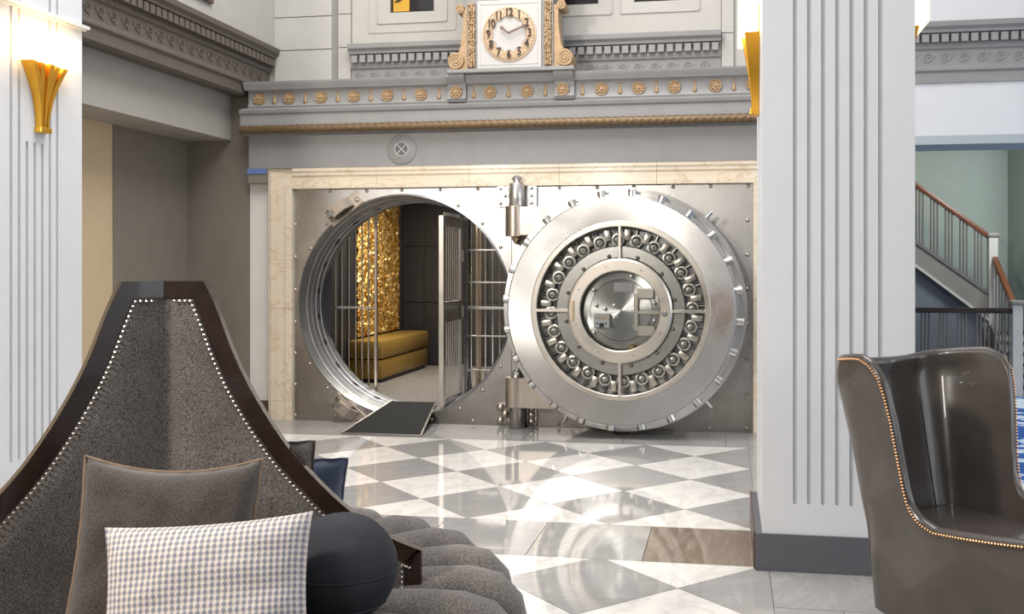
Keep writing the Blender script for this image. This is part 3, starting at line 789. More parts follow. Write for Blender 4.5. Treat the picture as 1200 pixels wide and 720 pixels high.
# inner disc and time lock works
MB().lathe([(0, YF+.11), (.27, YF+.11), (.275, YF+.115), (.275, YF+.12), (.40, YF+.122), (.40, YF+.15), (0, YF+.15)], c0, 128).build('combination_disc', 'steel_radial', vd, smooth=25).location = (0, 0, 0)
tl = MB().bbox(-.07, .07, -.03, .03, -.06, .06, .006); w = on_y(705.5, 376, YF+.06)
tl.xf(Matrix.Translation((w.x, YF+.06, w.z))); lk = tl.build('time_lock', 'lock_white', vd, smooth=0)
for k in range(4): MB().box(w.x-.052+k*.027, w.x-.033+k*.027, YF+.027, YF+.031, w.z+.012, w.z+.042).build('lock_window', 'clock_cream', lk, smooth=0)
MB().box(w.x-.02, w.x+.02, YF+.024, YF+.031, w.z-.055, w.z-.02).box(w.x-.045, w.x-.032, YF+.026, YF+.031, w.z-.03, w.z-.015).box(w.x+.032, w.x+.045, YF+.026, YF+.031, w.z-.03, w.z-.015).build('lock_slot', 'numeral_black', lk, smooth=0)
for (x, y) in ((696, 340), (699, 358), (709, 362), (720, 358), (720, 373), (696, 390), (767, 355.5), (767, 376), (740, 324)):
    w = on_y(x, y, YF+.09)
    MB().lathe([(0, -.03), (.012, -.028), (.016, -.02), (.016, .03), (0, .03)], (w.x, YF+.09, w.z), 12).build('works_screw', 'steel_bright', vd)
w = on_y(740, 407, YF+.08); MB().lathe([(0, -.02), (.01, -.02), (.012, -.006), (.026, -.012), (.03, 0), (.03, .03), (0, .03)], (w.x, YF+.08, w.z), 20).build('keyhole_boss', 'bronze', vd)
a1 = on_y(743, 344, YF+.07); b1 = on_y(748, 388, YF+.07); c1 = on_y(766, 350, YF+.07); d1 = on_y(768, 394, YF+.07)
mb = MB(); mb.bbox(a1.x, b1.x, YF+.05, YF+.08, b1.z, a1.z, .003); mb.bbox(b1.x-.01, c1.x, YF+.05, YF+.08, c1.z, c1.z+.085, .003); mb.bbox(b1.x-.01, c1.x+.01, YF+.05, YF+.08, d1.z, d1.z+.09, .003); mb.bbox(b1.x-.01, c1.x+.07, YF+.05, YF+.07, (c1.z+d1.z)/2+.025, (c1.z+d1.z)/2+.06, .003)
mb.build('linkage_frame', 'nickel_beige', vd, smooth=0)
w = on_y(730, 337, YF+.10); MB().box(w.x-.08, w.x+.09, YF+.10, YF+.108, w.z-.04, w.z+.04).build('maker_plate', 'steel_dark', vd, smooth=0)
MB().lathe([(0, YF+.004), (.352, YF+.004), (.352, YF+.01), (0, YF+.01)], c0, 96).build('inner_glass', 'glass', vd, smooth=30)
MB().lathe([(.45, YF+.012), (.74, YF+.012), (.74, YF+.018), (.45, YF+.018)], c0, 128).build('annular_glass', 'glass', vd, smooth=30)
# crane hinge arms
MB().bbox(HX-.06, -1.0, 8.87, 9.0, 1.80, 2.07, .008).build('hinge_arm', 'steel_warm', vd, smooth=0)
mb = MB(); mb.prism([(HX-.06, .20), (HX-.06, .475), (-1.5, .475), (-.9, .40), (-1.0, .13), (HX+.35, .20)], 8.86, 9.0, 'y'); mb.build('hinge_arm', 'steel_warm', vd, smooth=0)
MB().cyl((HX-.02, 8.93, 1.795), (HX-.02, 8.93, 2.075), .088, n=28).build('hinge_knuckle', 'steel_warm', vd)
MB().cyl((HX-.02, 8.93, .20), (HX-.02, 8.93, .478), .088, n=28).build('hinge_knuckle', 'steel_warm', vd)
for a in (radians(48), radians(-48), radians(-118)):
    MB().cyl((DX+1.09*cos(a), YF+.32, DZ+1.09*sin(a)), (DX+1.17*cos(a), YF+.32, DZ+1.17*sin(a)), .02, n=12).build('pressure_pin', 'steel_bright', vd) if DZ+1.17*sin(a) > .03 else None

# ================================================================== VAULT INTERIOR
FZ = .125
struct('vault_floor', MB().box(-4.55, -1.7, 9.3, 13.2, FZ-.1, FZ), 'vault_carpet', smooth=0)
struct('vault_wall_left', MB().box(-4.7, -4.5, 9.58, 13.2, 0, 2.6), 'black_wall', smooth=0)
vwb = struct('vault_wall_back', MB().box(-4.7, -1.7, 13.12, 13.3, 0, 2.6), 'black_wall', smooth=0)
x = -4.49
while x < -2.4:
    for z0, z1 in ((.13, 1.0), (1.0, 1.78), (1.78, 2.5)):
        MB().bbox(x+.006, x+.30, 13.10, 13.12, z0+.008, z1-.008, .004).build('wall_panel', 'black_wall', vwb, smooth=0)
    x += .306
vwl = bpy.data.objects['vault_wall_left']
y = 9.62
while y < 13.0:
    MB().bbox(-4.5, -4.475, y+.012, y+.22, .13, 2.5, .004).build('wall_panel', 'black_wall', vwl, smooth=0); y += .24
struct('vault_ceiling', MB().box(-4.7, -1.7, 9.58, 13.3, 2.5, 2.6), 'black_wall', smooth=0)
vwr = struct('vault_wall_right', MB().box(-1.95, -1.7, 9.58, 13.3, 0, 2.6), 'mirror_steel', smooth=0)
y = 9.75
while y < 13.0:
    MB().bbox(-1.97, -1.95, y+.008, y+.33, .14, 2.46, .004).build('wall_panel', 'mirror_steel', vwr, smooth=0); y += .34
MB().bbox(-1.99, -1.96, 12.1, 12.2, .14, 2.46, .004).build('brass_strip', 'brass_gold', vwr, smooth=0)
struct('vault_wall_front', MB().box(-4.7, -4.05, 9.56, 9.6, 0, 2.6).box(-2.2, -1.7, 9.56, 9.6, 0, 2.6), 'black_wall', smooth=0)
# sequin wall panel
mb = MB(); ny, nz = 70, 90; rnd = random.Random(3)
PY0_, PY1_, PZ0, PZ1 = 11.28, 12.80, .65, 2.48
vs = []
for i in range(ny+1):
    for j in range(nz+1):
        yy = PY0_+(PY1_-PY0_)*i/ny; zz = PZ0+(PZ1-PZ0)*j/nz
        wob = .018*sin(zz*17)+.014*sin(zz*41) if i == ny else 0
        vs.append((-4.44+rnd.uniform(-.012, .012), yy+rnd.uniform(-.006, .006)+wob, zz+rnd.uniform(-.006, .006)))
fs = [(i*(nz+1)+j, (i+1)*(nz+1)+j, (i+1)*(nz+1)+j+1, i*(nz+1)+j+1) for i in range(ny) for j in range(nz)]
mb.add(vs, fs)
sp = thing('sequin_panel', 'shimmering gold sequin wall hanging above the gold bench', 'wall hanging', (-4.46, 12.0, .6))
mb.build('sequin_face', 'sequin', sp, smooth=0)
MB().box(-4.472, -4.46, 11.3, 12.78, .65, 2.46).build('backing', 'gilt_edge', sp, smooth=0)
# gold bench
bn = thing('bench', 'long gold leather bench inside the vault', 'bench', (-4.25, 11.9, FZ))
MB().bbox(-4.46, -4.05, 11.05, 12.85, .17, .40, .02).build('bench_base', 'gold_leather', bn)
MB().bbox(-4.465, -4.035, 11.03, 12.87, .402, .63, .045).build('seat_cushion', 'gold_leather', bn)
MB().box(-4.44, -4.08, 11.1, 12.8, FZ, .17).build('plinth', 'black_wall', bn, smooth=0)
# fixed grille left of the gateway
def bar(x, y, z0, z1, r, par, mat='steel_bright', name='bar'): MB().cyl((x, y, z0), (x, y, z1), r, n=8).build(name, mat, par)
YG = 9.66
gl_ = thing('barred_grille', 'steel bar grille on the left inside the round doorway', 'grille', (-3.8, YG, FZ))
xsb = [on_y(v, 360, YG).x for v in (386, 393.5, 401, 409, 417, 424.5, 432)]
for x in xsb: bar(x, YG, FZ, 2.35, .0085, gl_, 'steel_warm')
xp = on_y(440.5, 360, YG).x
MB().bbox(xp-.014, xp+.014, YG-.014, YG+.02, FZ, 2.35, .004).build('end_post', 'steel_warm', gl_, smooth=0)
zr = on_y(410, 360.5, YG).z
for z in (zr, .22, 2.25): MB().bbox(-4.15, xp, YG-.012, YG+.012, z-.012, z+.012, .002).build('cross_rail', 'steel_bright', gl_, smooth=0)
# fixed grille to the right
gr_ = thing('barred_grille', 'steel bar grille on the right behind the open gate', 'grille', (-2.4, YG, FZ))
xr0 = -2.62
for k in range(10): bar(xr0+.02+k*.075, YG+.06, FZ, 2.35, .009, gr_, 'steel_warm' if k % 3 == 1 else 'steel_bright')
MB().bbox(xr0-.035, xr0+.005, YG-.03, YG+.1, FZ, 2.35, .004).build('end_post', 'mirror_steel', gr_, smooth=0)
MB().bbox(xr0+.06, xr0+.115, YG+.08, YG+.10, FZ, 2.35, .004).build('brass_post', 'bronze', gr_, smooth=0)
for yy in (293, 331, 361, 394, 434):
    z = on_y(570, yy, YG+.06).z
    MB().bbox(xr0, -1.95, YG+.035, YG+.06, z-(.014 if yy == 361 else .008), z+(.014 if yy == 361 else .008), .002).build('cross_rail', 'steel_bright', gr_, smooth=0)
# open gate leaf
GX = -2.69; gy0, gy1 = 8.97, 9.66
gt = thing('gate', 'narrow barred steel gate leaf swung open in the round doorway', 'gate', (GX, gy1, .17))
MB().bbox(GX-.03, GX+.02, gy0, gy0+.05, .175, 2.0, .004).build('lock_stile', 'nickel_beige', gt, smooth=0)
MB().bbox(GX-.02, GX+.02, gy1-.05, gy1, .175, 2.0, .004).build('hinge_stile', 'steel_bright', gt, smooth=0)
for z0, z1, nm in ((1.90, 2.0, 'top_rail'), (.175, .235, 'bottom_rail'), (.975, 1.17, 'lock_rail')):
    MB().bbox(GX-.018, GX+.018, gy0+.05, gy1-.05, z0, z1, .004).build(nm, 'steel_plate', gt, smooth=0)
for k in range(8):
    yy = gy0+.05+(gy1-gy0-.1)*(k+.5)/8
    bar(GX, yy, .235, .975, .007, gt); bar(GX, yy, 1.17, 1.90, .007, gt)
    bar(GX, yy, 2.0, 2.035, .012, gt, 'steel_bright', 'rail_bead')
for z in (.45, 1.05, 1.62): MB().cyl((GX+.02, gy1+.0, z-.06), (GX+.02, gy1+.0, z+.06), .018, n=12).build('gate_hinge', 'steel_warm', gt)
# access ramp
rm = thing('ramp', 'black topped access ramp with metal edges at the vault doorway', 'ramp', (-3.0, 8.8, 0))
A = on_z(400.5, 508.5, .004); B = on_z(493, 511.5, .004)
yb = 9.34; Cc = on_y(459, 470.5, yb); Dd = on_y(510.5, 471.5, yb)
hz = (Cc.z+Dd.z)/2; print('ramp', A, B, Cc, Dd)
vs = [(A.x, A.y, 0), (B.x, B.y, 0), (Dd.x, yb, 0.1), (Cc.x, yb, 0.1), (A.x, A.y, .006), (B.x, B.y, .006), (Dd.x, yb, hz), (Cc.x, yb, hz)]
MB().add(vs, [(0, 3, 2, 1), (4, 5, 6, 7), (0, 1, 5, 4), (1, 2, 6, 5), (2, 3, 7, 6), (3, 0, 4, 7)]).build('ramp_deck', 'black_mat', rm, smooth=0)
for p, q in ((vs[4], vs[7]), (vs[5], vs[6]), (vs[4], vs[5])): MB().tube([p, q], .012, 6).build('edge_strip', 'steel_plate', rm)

# ================================================================== CLOCK
YC = 8.80
def cx_(x, y=40, Y=YC): return on_y(x, y, Y)
ck = thing('clock', 'white clock with gilt scroll brackets standing on the entablature', 'clock', (-1.99, 9.0, 3.31))
xl, xr = cx_(547).x, cx_(648).x
MB().box(xl, xr, YC+.01, 9.3, 3.33, 4.5).build('clock_case', 'grey_trim', ck, smooth=0)
MB().bbox(cx_(524).x, cx_(673).x, YC-.02, 9.3, 3.31, 3.345, .006).build('clock_plinth', 'grey_trim', ck, smooth=0)
MB().bbox(cx_(526).x, cx_(671).x, YC+.02, 9.28, 4.5, 4.62, .02).build('clock_pediment', 'grey_trim', ck, smooth=0)
a = cx_(559.5, 81); b = cx_(634.5, 79)
mb = MB().bbox(a.x, b.x, YC-.01, YC+.02, 3.345, 3.97, .005); mb.build('dial_board', 'clock_white', ck, smooth=0)
mb = MB(); e = .03
for q in ((a.x+e, a.x+e+.006, 3.345+e, 3.97-e), (b.x-e-.006, b.x-e, 3.345+e, 3.97-e), (a.x+e, b.x-e, 3.345+e, 3.345+e+.006), (a.x+e, b.x-e, 3.97-e-.006, 3.97-e)):
    mb.box(q[0], q[1], YC-.014, YC-.009, q[2], q[3])
mb.build('board_moulding', 'clock_white', ck, smooth=0)
w = on_y(597, 40, YC-.01); kx, kz = w.x, w.z; DR = .252
MB().lathe([(.165, -.010), (.165, -.016), (DR-.008, -.016), (DR, -.012), (DR, 0), (.165, 0)], (kx, YC-.01, kz), 72).build('dial', 'clock_cream', ck)
MB().lathe([(0, -.004), (.168, -.004), (.168, 0), (0, 0)], (kx, YC-.012, kz), 64).build('dial_centre', 'clock_white', ck)
d0 = None
for k in range(60):
    a_ = 2*pi*k/60; pos = Vector((kx+.235*cos(a_), YC-.027, kz+.235*sin(a_)))-ck.location
    if d0 is None: d0 = MB().lathe([(0, -.002), (.006, -.001), (.006, .002), (0, .002)], (0, 0, 0), 8).build('minute_mark', 'numeral_black', ck, rel=False); o = d0
    else: o = d0.copy(); C.objects.link(o); o.parent = ck
    o.location = pos
d0 = None
for k in range(12):
    a_ = pi/2-2*pi*(k+1)/12
    px_, pz_ = kx+.193*cos(a_), kz+.193*sin(a_)
    if d0 is None: d0 = MB().lathe([(.041, -.003), (.041, -.006), (.045, -.006), (.045, -.003)], (0, 0, 0), 24).build('numeral_roundel', 'gilt', ck, rel=False); o = d0
    else: o = d0.copy(); C.objects.link(o); o.parent = ck
    o.location = Vector((px_, YC-.023, pz_))-ck.location
    cu = bpy.data.curves.new('numeral', 'FONT'); cu.body = str(k+1); cu.size = .106; cu.align_x = 'CENTER'; cu.align_y = 'CENTER'; cu.extrude = .005; cu.offset = .0012; cu.resolution_u = 6
    if k+1 > 9: cu.space_character = .85
    to = bpy.data.objects.new('numeral', cu); C.objects.link(to); to.parent = ck
    to.location = Vector((px_, YC-.036, pz_))-ck.location; to.rotation_euler = (pi/2, 0, 0); to.scale = (.82, 1, 1)
    me_ = bpy.data.meshes.new_from_object(to.evaluated_get(bpy.context.evaluated_depsgraph_get()))
    me_.materials.clear(); me_.materials.append(M['numeral_black'])
    to2 = bpy.data.objects.new('numeral', me_); C.objects.link(to2); to2.parent = ck; to2.location = to.location; to2.rotation_euler = to.rotation_euler; to2.scale = to.scale
    bpy.data.objects.remove(to)
def hand(ang, L, wd, tip, name, y):
    poly = [(-.0, -wd), (L*.72, -wd), (L*.72, -tip), (L, 0), (L*.72, tip), (L*.72, wd), (0, wd), (-.012, 0)]
    ca, sa = cos(ang), sin(ang)
    MB().prism([(kx+p*ca-q*sa, kz+p*sa+q*ca) for p, q in poly], y-.004, y+.002, 'y').build(name, 'hand_brown', ck, smooth=0)
hand(radians(142), .105, .009, .022, 'hour_hand', YC-.048); hand(radians(23), .20, .009, .018, 'minute_hand', YC-.054)
# gilt ornament strips: foliage relief
for xa_, xb_ in ((548.5, 556.5), (638, 646)):
    a = cx_(xa_).x; b = cx_(xb_).x
    MB().box(a, b, YC-.002, YC+.012, 3.36, 3.95).build('ornament_strip', 'gilt_edge', ck, smooth=0)
    rel = MB(); rnd = random.Random(int(xa_)); z = 3.372
    while z < 3.94:
        for q in range(3):
            rel.ball((a+(b-a)*(q+.5)/3+rnd.uniform(-.005, .005), YC-.004, z+rnd.uniform(-.006, .006)), rnd.uniform(.010, .016), 7, 5, (1, .8, rnd.uniform(.8, 1.5)))
        z += .021
    ob = rel.build('ornament_relief', 'gilt', ck, smooth=60); ob['kind'] = 'stuff'
# scroll brackets
for sgn, bx in ((-1, xl-.0), (1, xr+.0)):
    root_name = 'scroll_bracket'
    e = .175*1.0
    poly = [(0, 3.345), (e*.98, 3.345), (e*.98, 3.40), (e*.62, 3.47), (e*.40, 3.56), (e*.28, 3.70), (e*.24, 3.82), (e*.28, 3.90), (0, 3.93)]
    m1 = MB(); m1.prism([(bx+sgn*p, z) for p, z in poly], YC+.03, YC+.20, 'y')
    m1.cyl((bx+sgn*e*.62, YC+.0, 3.43), (bx+sgn*e*.62, YC+.235, 3.43), .075, n=28)
    m1.cyl((bx+sgn*e*.42, YC+.01, 3.915), (bx+sgn*e*.42, YC+.225, 3.915), .042, n=22)
    sb = m1.build(root_name, 'gilt', ck, smooth=40)
    for (ccx, ccz, R) in ((e*.62, 3.43, .066), (e*.42, 3.915, .036)):
        pts = []
        for k in range(40):
            aa = k/39*4.5*pi; r = R*(1-k/39*.85)
            pts.append((bx+sgn*(ccx+r*cos(aa-.4)), YC-.002 if R > .05 else YC+.008, ccz+r*sin(aa-.4)))
        MB().tube(pts, R*.10, 6).build('volute', 'gilt', sb, rel=True)

# ================================================================== SCONCES
def sconce(label, X, s, Y):
    # X: face of the column, s: direction it projects, Y: centre
    r = thing('wall_sconce', label, 'wall lamp', (X, Y, 2.36), group='gold wall sconces on the columns')
    def bx(a, b): return (X+s*a, X+s*b) if s > 0 else (X+s*b, X+s*a)
    x0, x1 = bx(.012, .114)
    MB().bbox(x0, x1, Y-.245, Y+.245, 2.775, 2.975, .004).build('lamp_shade', 'shade', r, smooth=0)
    x0, x1 = bx(0, .03)
    MB().box(x0, x1, Y-.06, Y+.06, 2.80, 2.95).build('back_plate', 'brass_gold', r, smooth=0)
    for k in range(5):          # fan of curved blades
        q = (k-2)/2
        pts_in = []; mb = MB(); n = 12; vs = []
        for i in range(n+1):
            u = i/n; z = 2.375+.40*u; off = q*(.028+.115*u**2.2); wd = .010+.016*u
            pr = .030+.055*u**1.5*(1-.25*abs(q)) + (.010 if k % 2 == 0 else 0)
            for dx, dy in ((.002, -wd), (pr, -wd*.8), (pr, wd*.8), (.002, wd)): vs.append((X+s*dx, Y+off+dy, z))
        fs = [(i*4+j, i*4+(j+1) % 4, (i+1)*4+(j+1) % 4, (i+1)*4+j) for i in range(n) for j in range(4)]+[(0, 1, 2, 3), (n*4, n*4+1, n*4+2, n*4+3)]
        mb.add(vs, fs).build('fan_blade', 'brass_gold', r, smooth=25)
    x0, x1 = bx(0, .05)
    MB().bbox(x0, x1, Y-.05, Y+.05, 2.35, 2.385, .004).build('foot', 'brass_gold', r, smooth=0)
    return r
sconce('gold fan wall sconce with glowing box shade on the left column', -4.24, 1, 5.475)
sconce('gold fan wall sconce glowing on the vault side of the right column', .167, -1, 5.475)
sconce('gold fan wall sconce glowing on the stair side of the right column', .900, 1, 5.475)

# dark framed thing on the upper left wall
w = on_x(249, 5, -4.6)
pf = thing('picture_frame', 'dark brown frame corner high on the left wall above the cornice', 'frame', (-4.61, w.y-.3, w.z))
mb = MB(); y1 = w.y; y0 = y1-.6; z0 = w.z; z1 = z0+.8
for q in ((y0, y1, z0, z0+.05), (y0, y1, z1-.05, z1), (y0, y0+.05, z0+.05, z1-.05), (y1-.05, y1, z0+.05, z1-.05)): mb.bbox(-4.619, -4.585, q[0], q[1], q[2], q[3], .004)
mb.build('frame_moulding', 'base_brown', pf, smooth=0)
MB().box(-4.619, -4.605, y0+.05, y1-.05, z0+.05, z1-.05).build('frame_panel', 'grey_wall', pf, smooth=0)

# ================================================================== STAIR AND CARPET
cp = tag(MB().box(1.76, 6.5, 3.2, 11.93, .0, .012).build('carpet', 'carpet_print', smooth=0), 'blue and white patterned carpet behind the leather chair', 'carpet')
st = thing('staircase', 'staircase with wooden handrails and grey balusters beyond the opening', 'stairs', (3.1, 12.0, 0))
N1 = Vector((3.29, 12.0, 0)); N2 = Vector((3.30, 13.1, 0))
n2 = on_y(1163, 273, 13.1)
N2.x = n2.x
def newel(x, y, z0, z1, nm='newel_post'):
    o = MB().bbox(x-.055, x+.055, y-.055, y+.055, z0, z1-.05, .006).build(nm, 'stone_block', st, smooth=0)
    MB().bbox(x-.075, x+.075, y-.075, y+.075, z1-.06, z1-.0, .02).build('newel_cap', 'stair_grey', o)
newel(N1.x, N1.y, 0, on_y(1192, 352, 12.0).z)
newel(N2.x, N2.y, 0.2, n2.z)
def rail(p, q, mat='wood_rail'):
    p = Vector(p); q = Vector(q); d = (q-p).normalized(); sd = d.cross(Vector((0, 0, 1))).normalized(); up = sd.cross(d)
    prof = [(-.035, -.03), (.035, -.03), (.04, 0), (.028, .03), (-.028, .03), (-.04, 0)]
    vs = [p+sd*a+up*b for a, b in prof]+[q+sd*a+up*b for a, b in prof]
    MB().add(vs, [(5, 4, 3, 2, 1, 0), (6, 7, 8, 9, 10, 11)]+[(i, (i+1) % 6, (i+1) % 6+6, i+6) for i in range(6)]).build('handrail', mat, st, smooth=20)
bal0 = None
def baluster(x, y, z0, z1):
    MB().cyl((x, y, z0), (x, y, z1), .0115, n=8).build('baluster', 'baluster_grey', st)
# guard rail from the column to the first newel
zg = on_y(1120, 364, 12.0).z
rail((1.3, 12.0, zg), (N1.x-.05, 12.0, zg), 'wood_dark')
x = 1.42
while x < N1.x-.15:
    for k in range(3): baluster(x+k*.042, 12.0, .09, zg-.03)
    x += .205
MB().bbox(1.3, N1.x-.05, 11.97, 12.03, .05, .09, .004).build('bottom_rail', 'stair_grey', st, smooth=0)
# lower flight
k1 = on_y(1190, 358, 12.0); k2 = on_y(1163, 303, 13.1)
rail((N1.x-.02, 12.03, k1.z), (N2.x+.02, 13.07, k2.z))
for k in range(6):
    u = (k+.5)/6; x = N1.x-.02+(N2.x-N1.x+.04)*u; y = 12.03+1.04*u; z = k1.z+(k2.z-k1.z)*u
    baluster(x, y, z-.88, z-.03)
lz = k2.z-.92
for k in range(6):
    z = lz*(k+1)/6; y = 12.05+k*.19
    MB().bbox(N1.x+.06, N1.x+.44, y, y+.22, z-.035, z, .006).build('tread', 'wood_dark', st, smooth=0)
    MB().box(N1.x+.06, N1.x+.44, y+.02, y+.035, z-lz/6, z-.035).build('riser', 'stone_block', st, smooth=0)
MB().prism([(12.0, 0), (12.0, .2), (13.1, lz+.12), (13.1, 0)], N1.x-.03, N1.x+.0, 'x').build('stringer', 'stair_grey', st, smooth=0)
MB().box(N2.x-.1, 3.69, 13.1, 13.88, lz-.12, lz).build('landing', 'stair_grey', st, smooth=0)
# upper flight rising to the left along the back wall
Yu = 13.1
A1 = on_y(1065, 211, Yu); A2 = on_y(1160, 278, Yu); sl = (A1.z-A2.z)/(A1.x-A2.x); xe = 1.2
rail((xe, Yu, A1.z+sl*(xe-A1.x)), (A2.x, Yu, A2.z))
B1 = on_y(1065, 278, Yu); B2 = on_y(1158, 343, Yu); Cb = on_y(1065, 306, Yu); Cb2 = on_y(1119, 346, Yu)
s2 = (B1.z-B2.z)/(B1.x-B2.x); s3 = (Cb.z-Cb2.z)/(Cb.x-Cb2.x)
zt_ = lambda x: B1.z+s2*(x-B1.x); zb_ = lambda x: Cb.z+s3*(x-Cb.x)
MB().prism([(xe, zt_(xe)), (B2.x, zt_(B2.x)), (B2.x, zb_(B2.x)), (xe, zb_(xe))], Yu-.03, Yu+.03, 'y').build('stringer', 'stair_grey', st, smooth=0)
MB().prism([(xe, zt_(xe)+.015), (B2.x, zt_(B2.x)+.015), (B2.x, zt_(B2.x)-.03), (xe, zt_(xe)-.03)], Yu-.05, Yu+.05, 'y').build('stringer_cap', 'baluster_grey', st, smooth=0)
MB().prism([(xe, zb_(xe)+.02), (B2.x, zb_(B2.x)+.02), (B2.x, zb_(B2.x)-.02), (xe, zb_(xe)-.02)], Yu-.06, Yu+.0, 'y').build('stringer_bead', 'stone_block', st, smooth=0)
MB().prism([(xe, zb_(xe)+.02), (B2.x, zb_(B2.x)+.02), (B2.x, zb_(B2.x)-.04), (xe, zb_(xe)-.04)], Yu+.03, 13.88, 'y').build('flight_soffit', 'stair_grey', st, smooth=0)
x = A2.x-.10
while x > xe+.1:
    for k in range(3): baluster(x-k*.04, Yu, zt_(x-k*.04), A1.z+sl*(x-k*.04-A1.x)-.03)
    x -= .178
struct('wall_stair_under', MB().prism([(1.15, 0), (3.2, 0), (3.2, .9), (1.15, zb_(1.15)-.03)], Yu+.05, Yu+.12, 'y'), 'slate_wall', smooth=0)

# ================================================================== ROUND SETTEE
SC = Vector((-1.70, 2.74, 0)); SR = 1.07
se = thing('round_settee', 'round grey tweed settee with tall dark wood framed wing backs', 'settee', SC)
MB().lathe([(0, 0), (.93, 0), (.95, .02), (.95, .12), (0, .12)], (0, 0, 0), 64, 'z').build('plinth', 'wood_dark', se, rel=False)
# channelled seat: 24 plump rolls
NR = 24; path = [(.10, .515), (.3, .52), (.5, .53), (.68, .535), (.82, .535), (.93, .528), (1.01, .505), (1.05, .46), (1.065, .39), (1.06, .29), (1.02, .20), (.985, .13), (.95, .12)]
vs = []; fs = []; nu = 12
for i, (r, z) in enumerate(path):
    p0 = path[max(i-1, 0)]; p1 = path[min(i+1, len(path)-1)]
    t = Vector((p1[0]-p0[0], p1[1]-p0[1])).normalized(); nrm = Vector((-t.y, t.x))
    for k in range(nu+1):
        u = k/nu*2-1; th = u*pi/NR
        b = (.115*min(1, r/.95))*(sqrt(max(0, 1-u*u*.985))-.55)
        if i >= len(path)-2: b *= .3
        vs.append(((r+nrm.x*b)*cos(th), (r+nrm.x*b)*sin(th), z+nrm.y*b))
for i in range(len(path)-1):
    for k in range(nu): fs.append((i*(nu+1)+k, i*(nu+1)+k+1, (i+1)*(nu+1)+k+1, (i+1)*(nu+1)+k))
roll = MB().add(vs, fs).build('seat_channel', 'tweed', se, smooth=60, rel=False)
for k in range(1, NR): copy(roll, se, rot=(0, 0, 2*pi*k/NR+0))
# wing backs
PR = [(.125, 1.480), (.150, 1.43), (.178, 1.36), (.215, 1.26), (.262, 1.16), (.32, 1.06), (.385, .965), (.455, .885), (.53, .81), (.61, .745), (.70, .69), (.785, .655)]
def catmull(P, m=5):
    out = []
    for i in range(len(P)-1):
        p0, p1, p2, p3 = [Vector(P[min(max(j, 0), len(P)-1)]) for j in (i-1, i, i+1, i+2)]
        for k in range(m):
            t = k/m; out.append(.5*((2*p1)+(-p0+p2)*t+(2*p0-5*p1+4*p2-p3)*t*t+(-p0+3*p1-3*p2+p3)*t**3))
    out.append(Vector(P[-1])); return out
curve = catmull(PR)
outer = [Vector((0.0, 1.480))]+curve+[Vector((.785, .47))]
def inset(path, d):
    out = []
    for i, p in enumerate(path):
        a = (path[i]-path[i-1]).normalized() if i > 0 else (path[1]-path[0]).normalized()
        b = (path[i+1]-path[i]).normalized() if i < len(path)-1 else a
        na, nb = Vector((a.y, -a.x)), Vector((b.y, -b.x)); na = -na if False else na
        m = (na+nb).normalized(); k = d/max(.35, m.dot(na)); out.append(p+m*k)
    return out
FWD = .052
def clean(p):
    lim = p[1].y
    return [p[0], p[1]]+[Vector((max(q.x, p[1].x), min(q.y, lim))) if k < 6 else q for k, q in enumerate(p[2:])]
inner = clean(inset(outer, FWD))
nails_path = clean(inset(outer, FWD+.008))
TH = .017
def wing(ang):
    ca, sa = cos(ang), sin(ang)
    def P(r, n, z): return (r*ca-n*sa, r*sa+n*ca, z)
    vs = []; fs = []; L = len(outer)
    for o, i in zip(outer, inner):
        ir = max(i.x, 0)
        vs += [P(o.x, -TH, o.y), P(o.x, TH, o.y), P(ir, TH, i.y), P(ir, -TH, i.y)]
    for k in range(L-1):
        for j in range(4): fs.append((k*4+j, k*4+(j+1) % 4, (k+1)*4+(j+1) % 4, (k+1)*4+j))
    fs += [(0, 1, 2, 3), tuple((L-1)*4+j for j in range(4))]
    fr = MB().add(vs, fs).build('wing_frame', 'wood_dark', se, smooth=40, rel=False)
    # padded fabric panels both sides
    for sd in (-1, 1):
        vs = []; fs = []; nz = 16
        end = inner[-1].x; NCOL = 44; mono = [q for q in inner[1:-1]]
        def ztop(r):
            if r <= mono[0].x: return mono[0].y
            for k in range(len(mono)-1):
                if mono[k].x <= r <= mono[k+1].x and mono[k+1].x > mono[k].x:
                    return mono[k].y+(mono[k+1].y-mono[k].y)*(r-mono[k].x)/(mono[k+1].x-mono[k].x)
            return mono[-1].y
        for k in range(NCOL+1):
            r = .004+(end-.004+.008)*(k/NCOL)**1.25; zt = ztop(r)+.010
            for j in range(nz+1):
                v = j/nz; z = .46+(zt-.46)*v
                edge = min(1, (zt-z)*14)*min(1, (end-r+.01)*16)
                vs.append(P(r, sd*(TH-.006+.016*max(0, edge)*min(1, r*9)), z))
        for k in range(NCOL):
            for j in range(nz): fs.append((k*(nz+1)+j, (k+1)*(nz+1)+j, (k+1)*(nz+1)+j+1, k*(nz+1)+j+1))
        MB().add(vs, fs).build('fabric_panel', 'tweed', fr, smooth=60, rel=False)
    return fr, P
nail_me = None
ANG = [radians(11), radians(119), radians(230)]
frames = [wing(a) for a in ANG]
nail = None
def nails(fr, P, sd, spacing=.0158):
    global nail
    path = nails_path; acc = 0; d = .01
    seg = 0; pos = []
    total = 0
    for i in range(len(path)-1):
        a, b = path[i], path[i+1]; L = (b-a).length
        while d <= total+L:
            u = (d-total)/L; q = a+(b-a)*u
            if q.x > .075 or q.y > 1.3: pos.append(q)
            d += spacing
        total += L
    for q in pos:
        if q.x < .04: continue
        if nail is None:
            nail = MB().ball((0, 0, 0), .0048, 6, 4).build('nailhead', 'nail_silver', fr, rel=False); o = nail
        else: o = nail.copy(); C.objects.link(o); o.parent = fr
        o.location = P(q.x, sd*(TH+.006), q.y)
nails(*frames[0], -1); nails(*frames[2], 1)

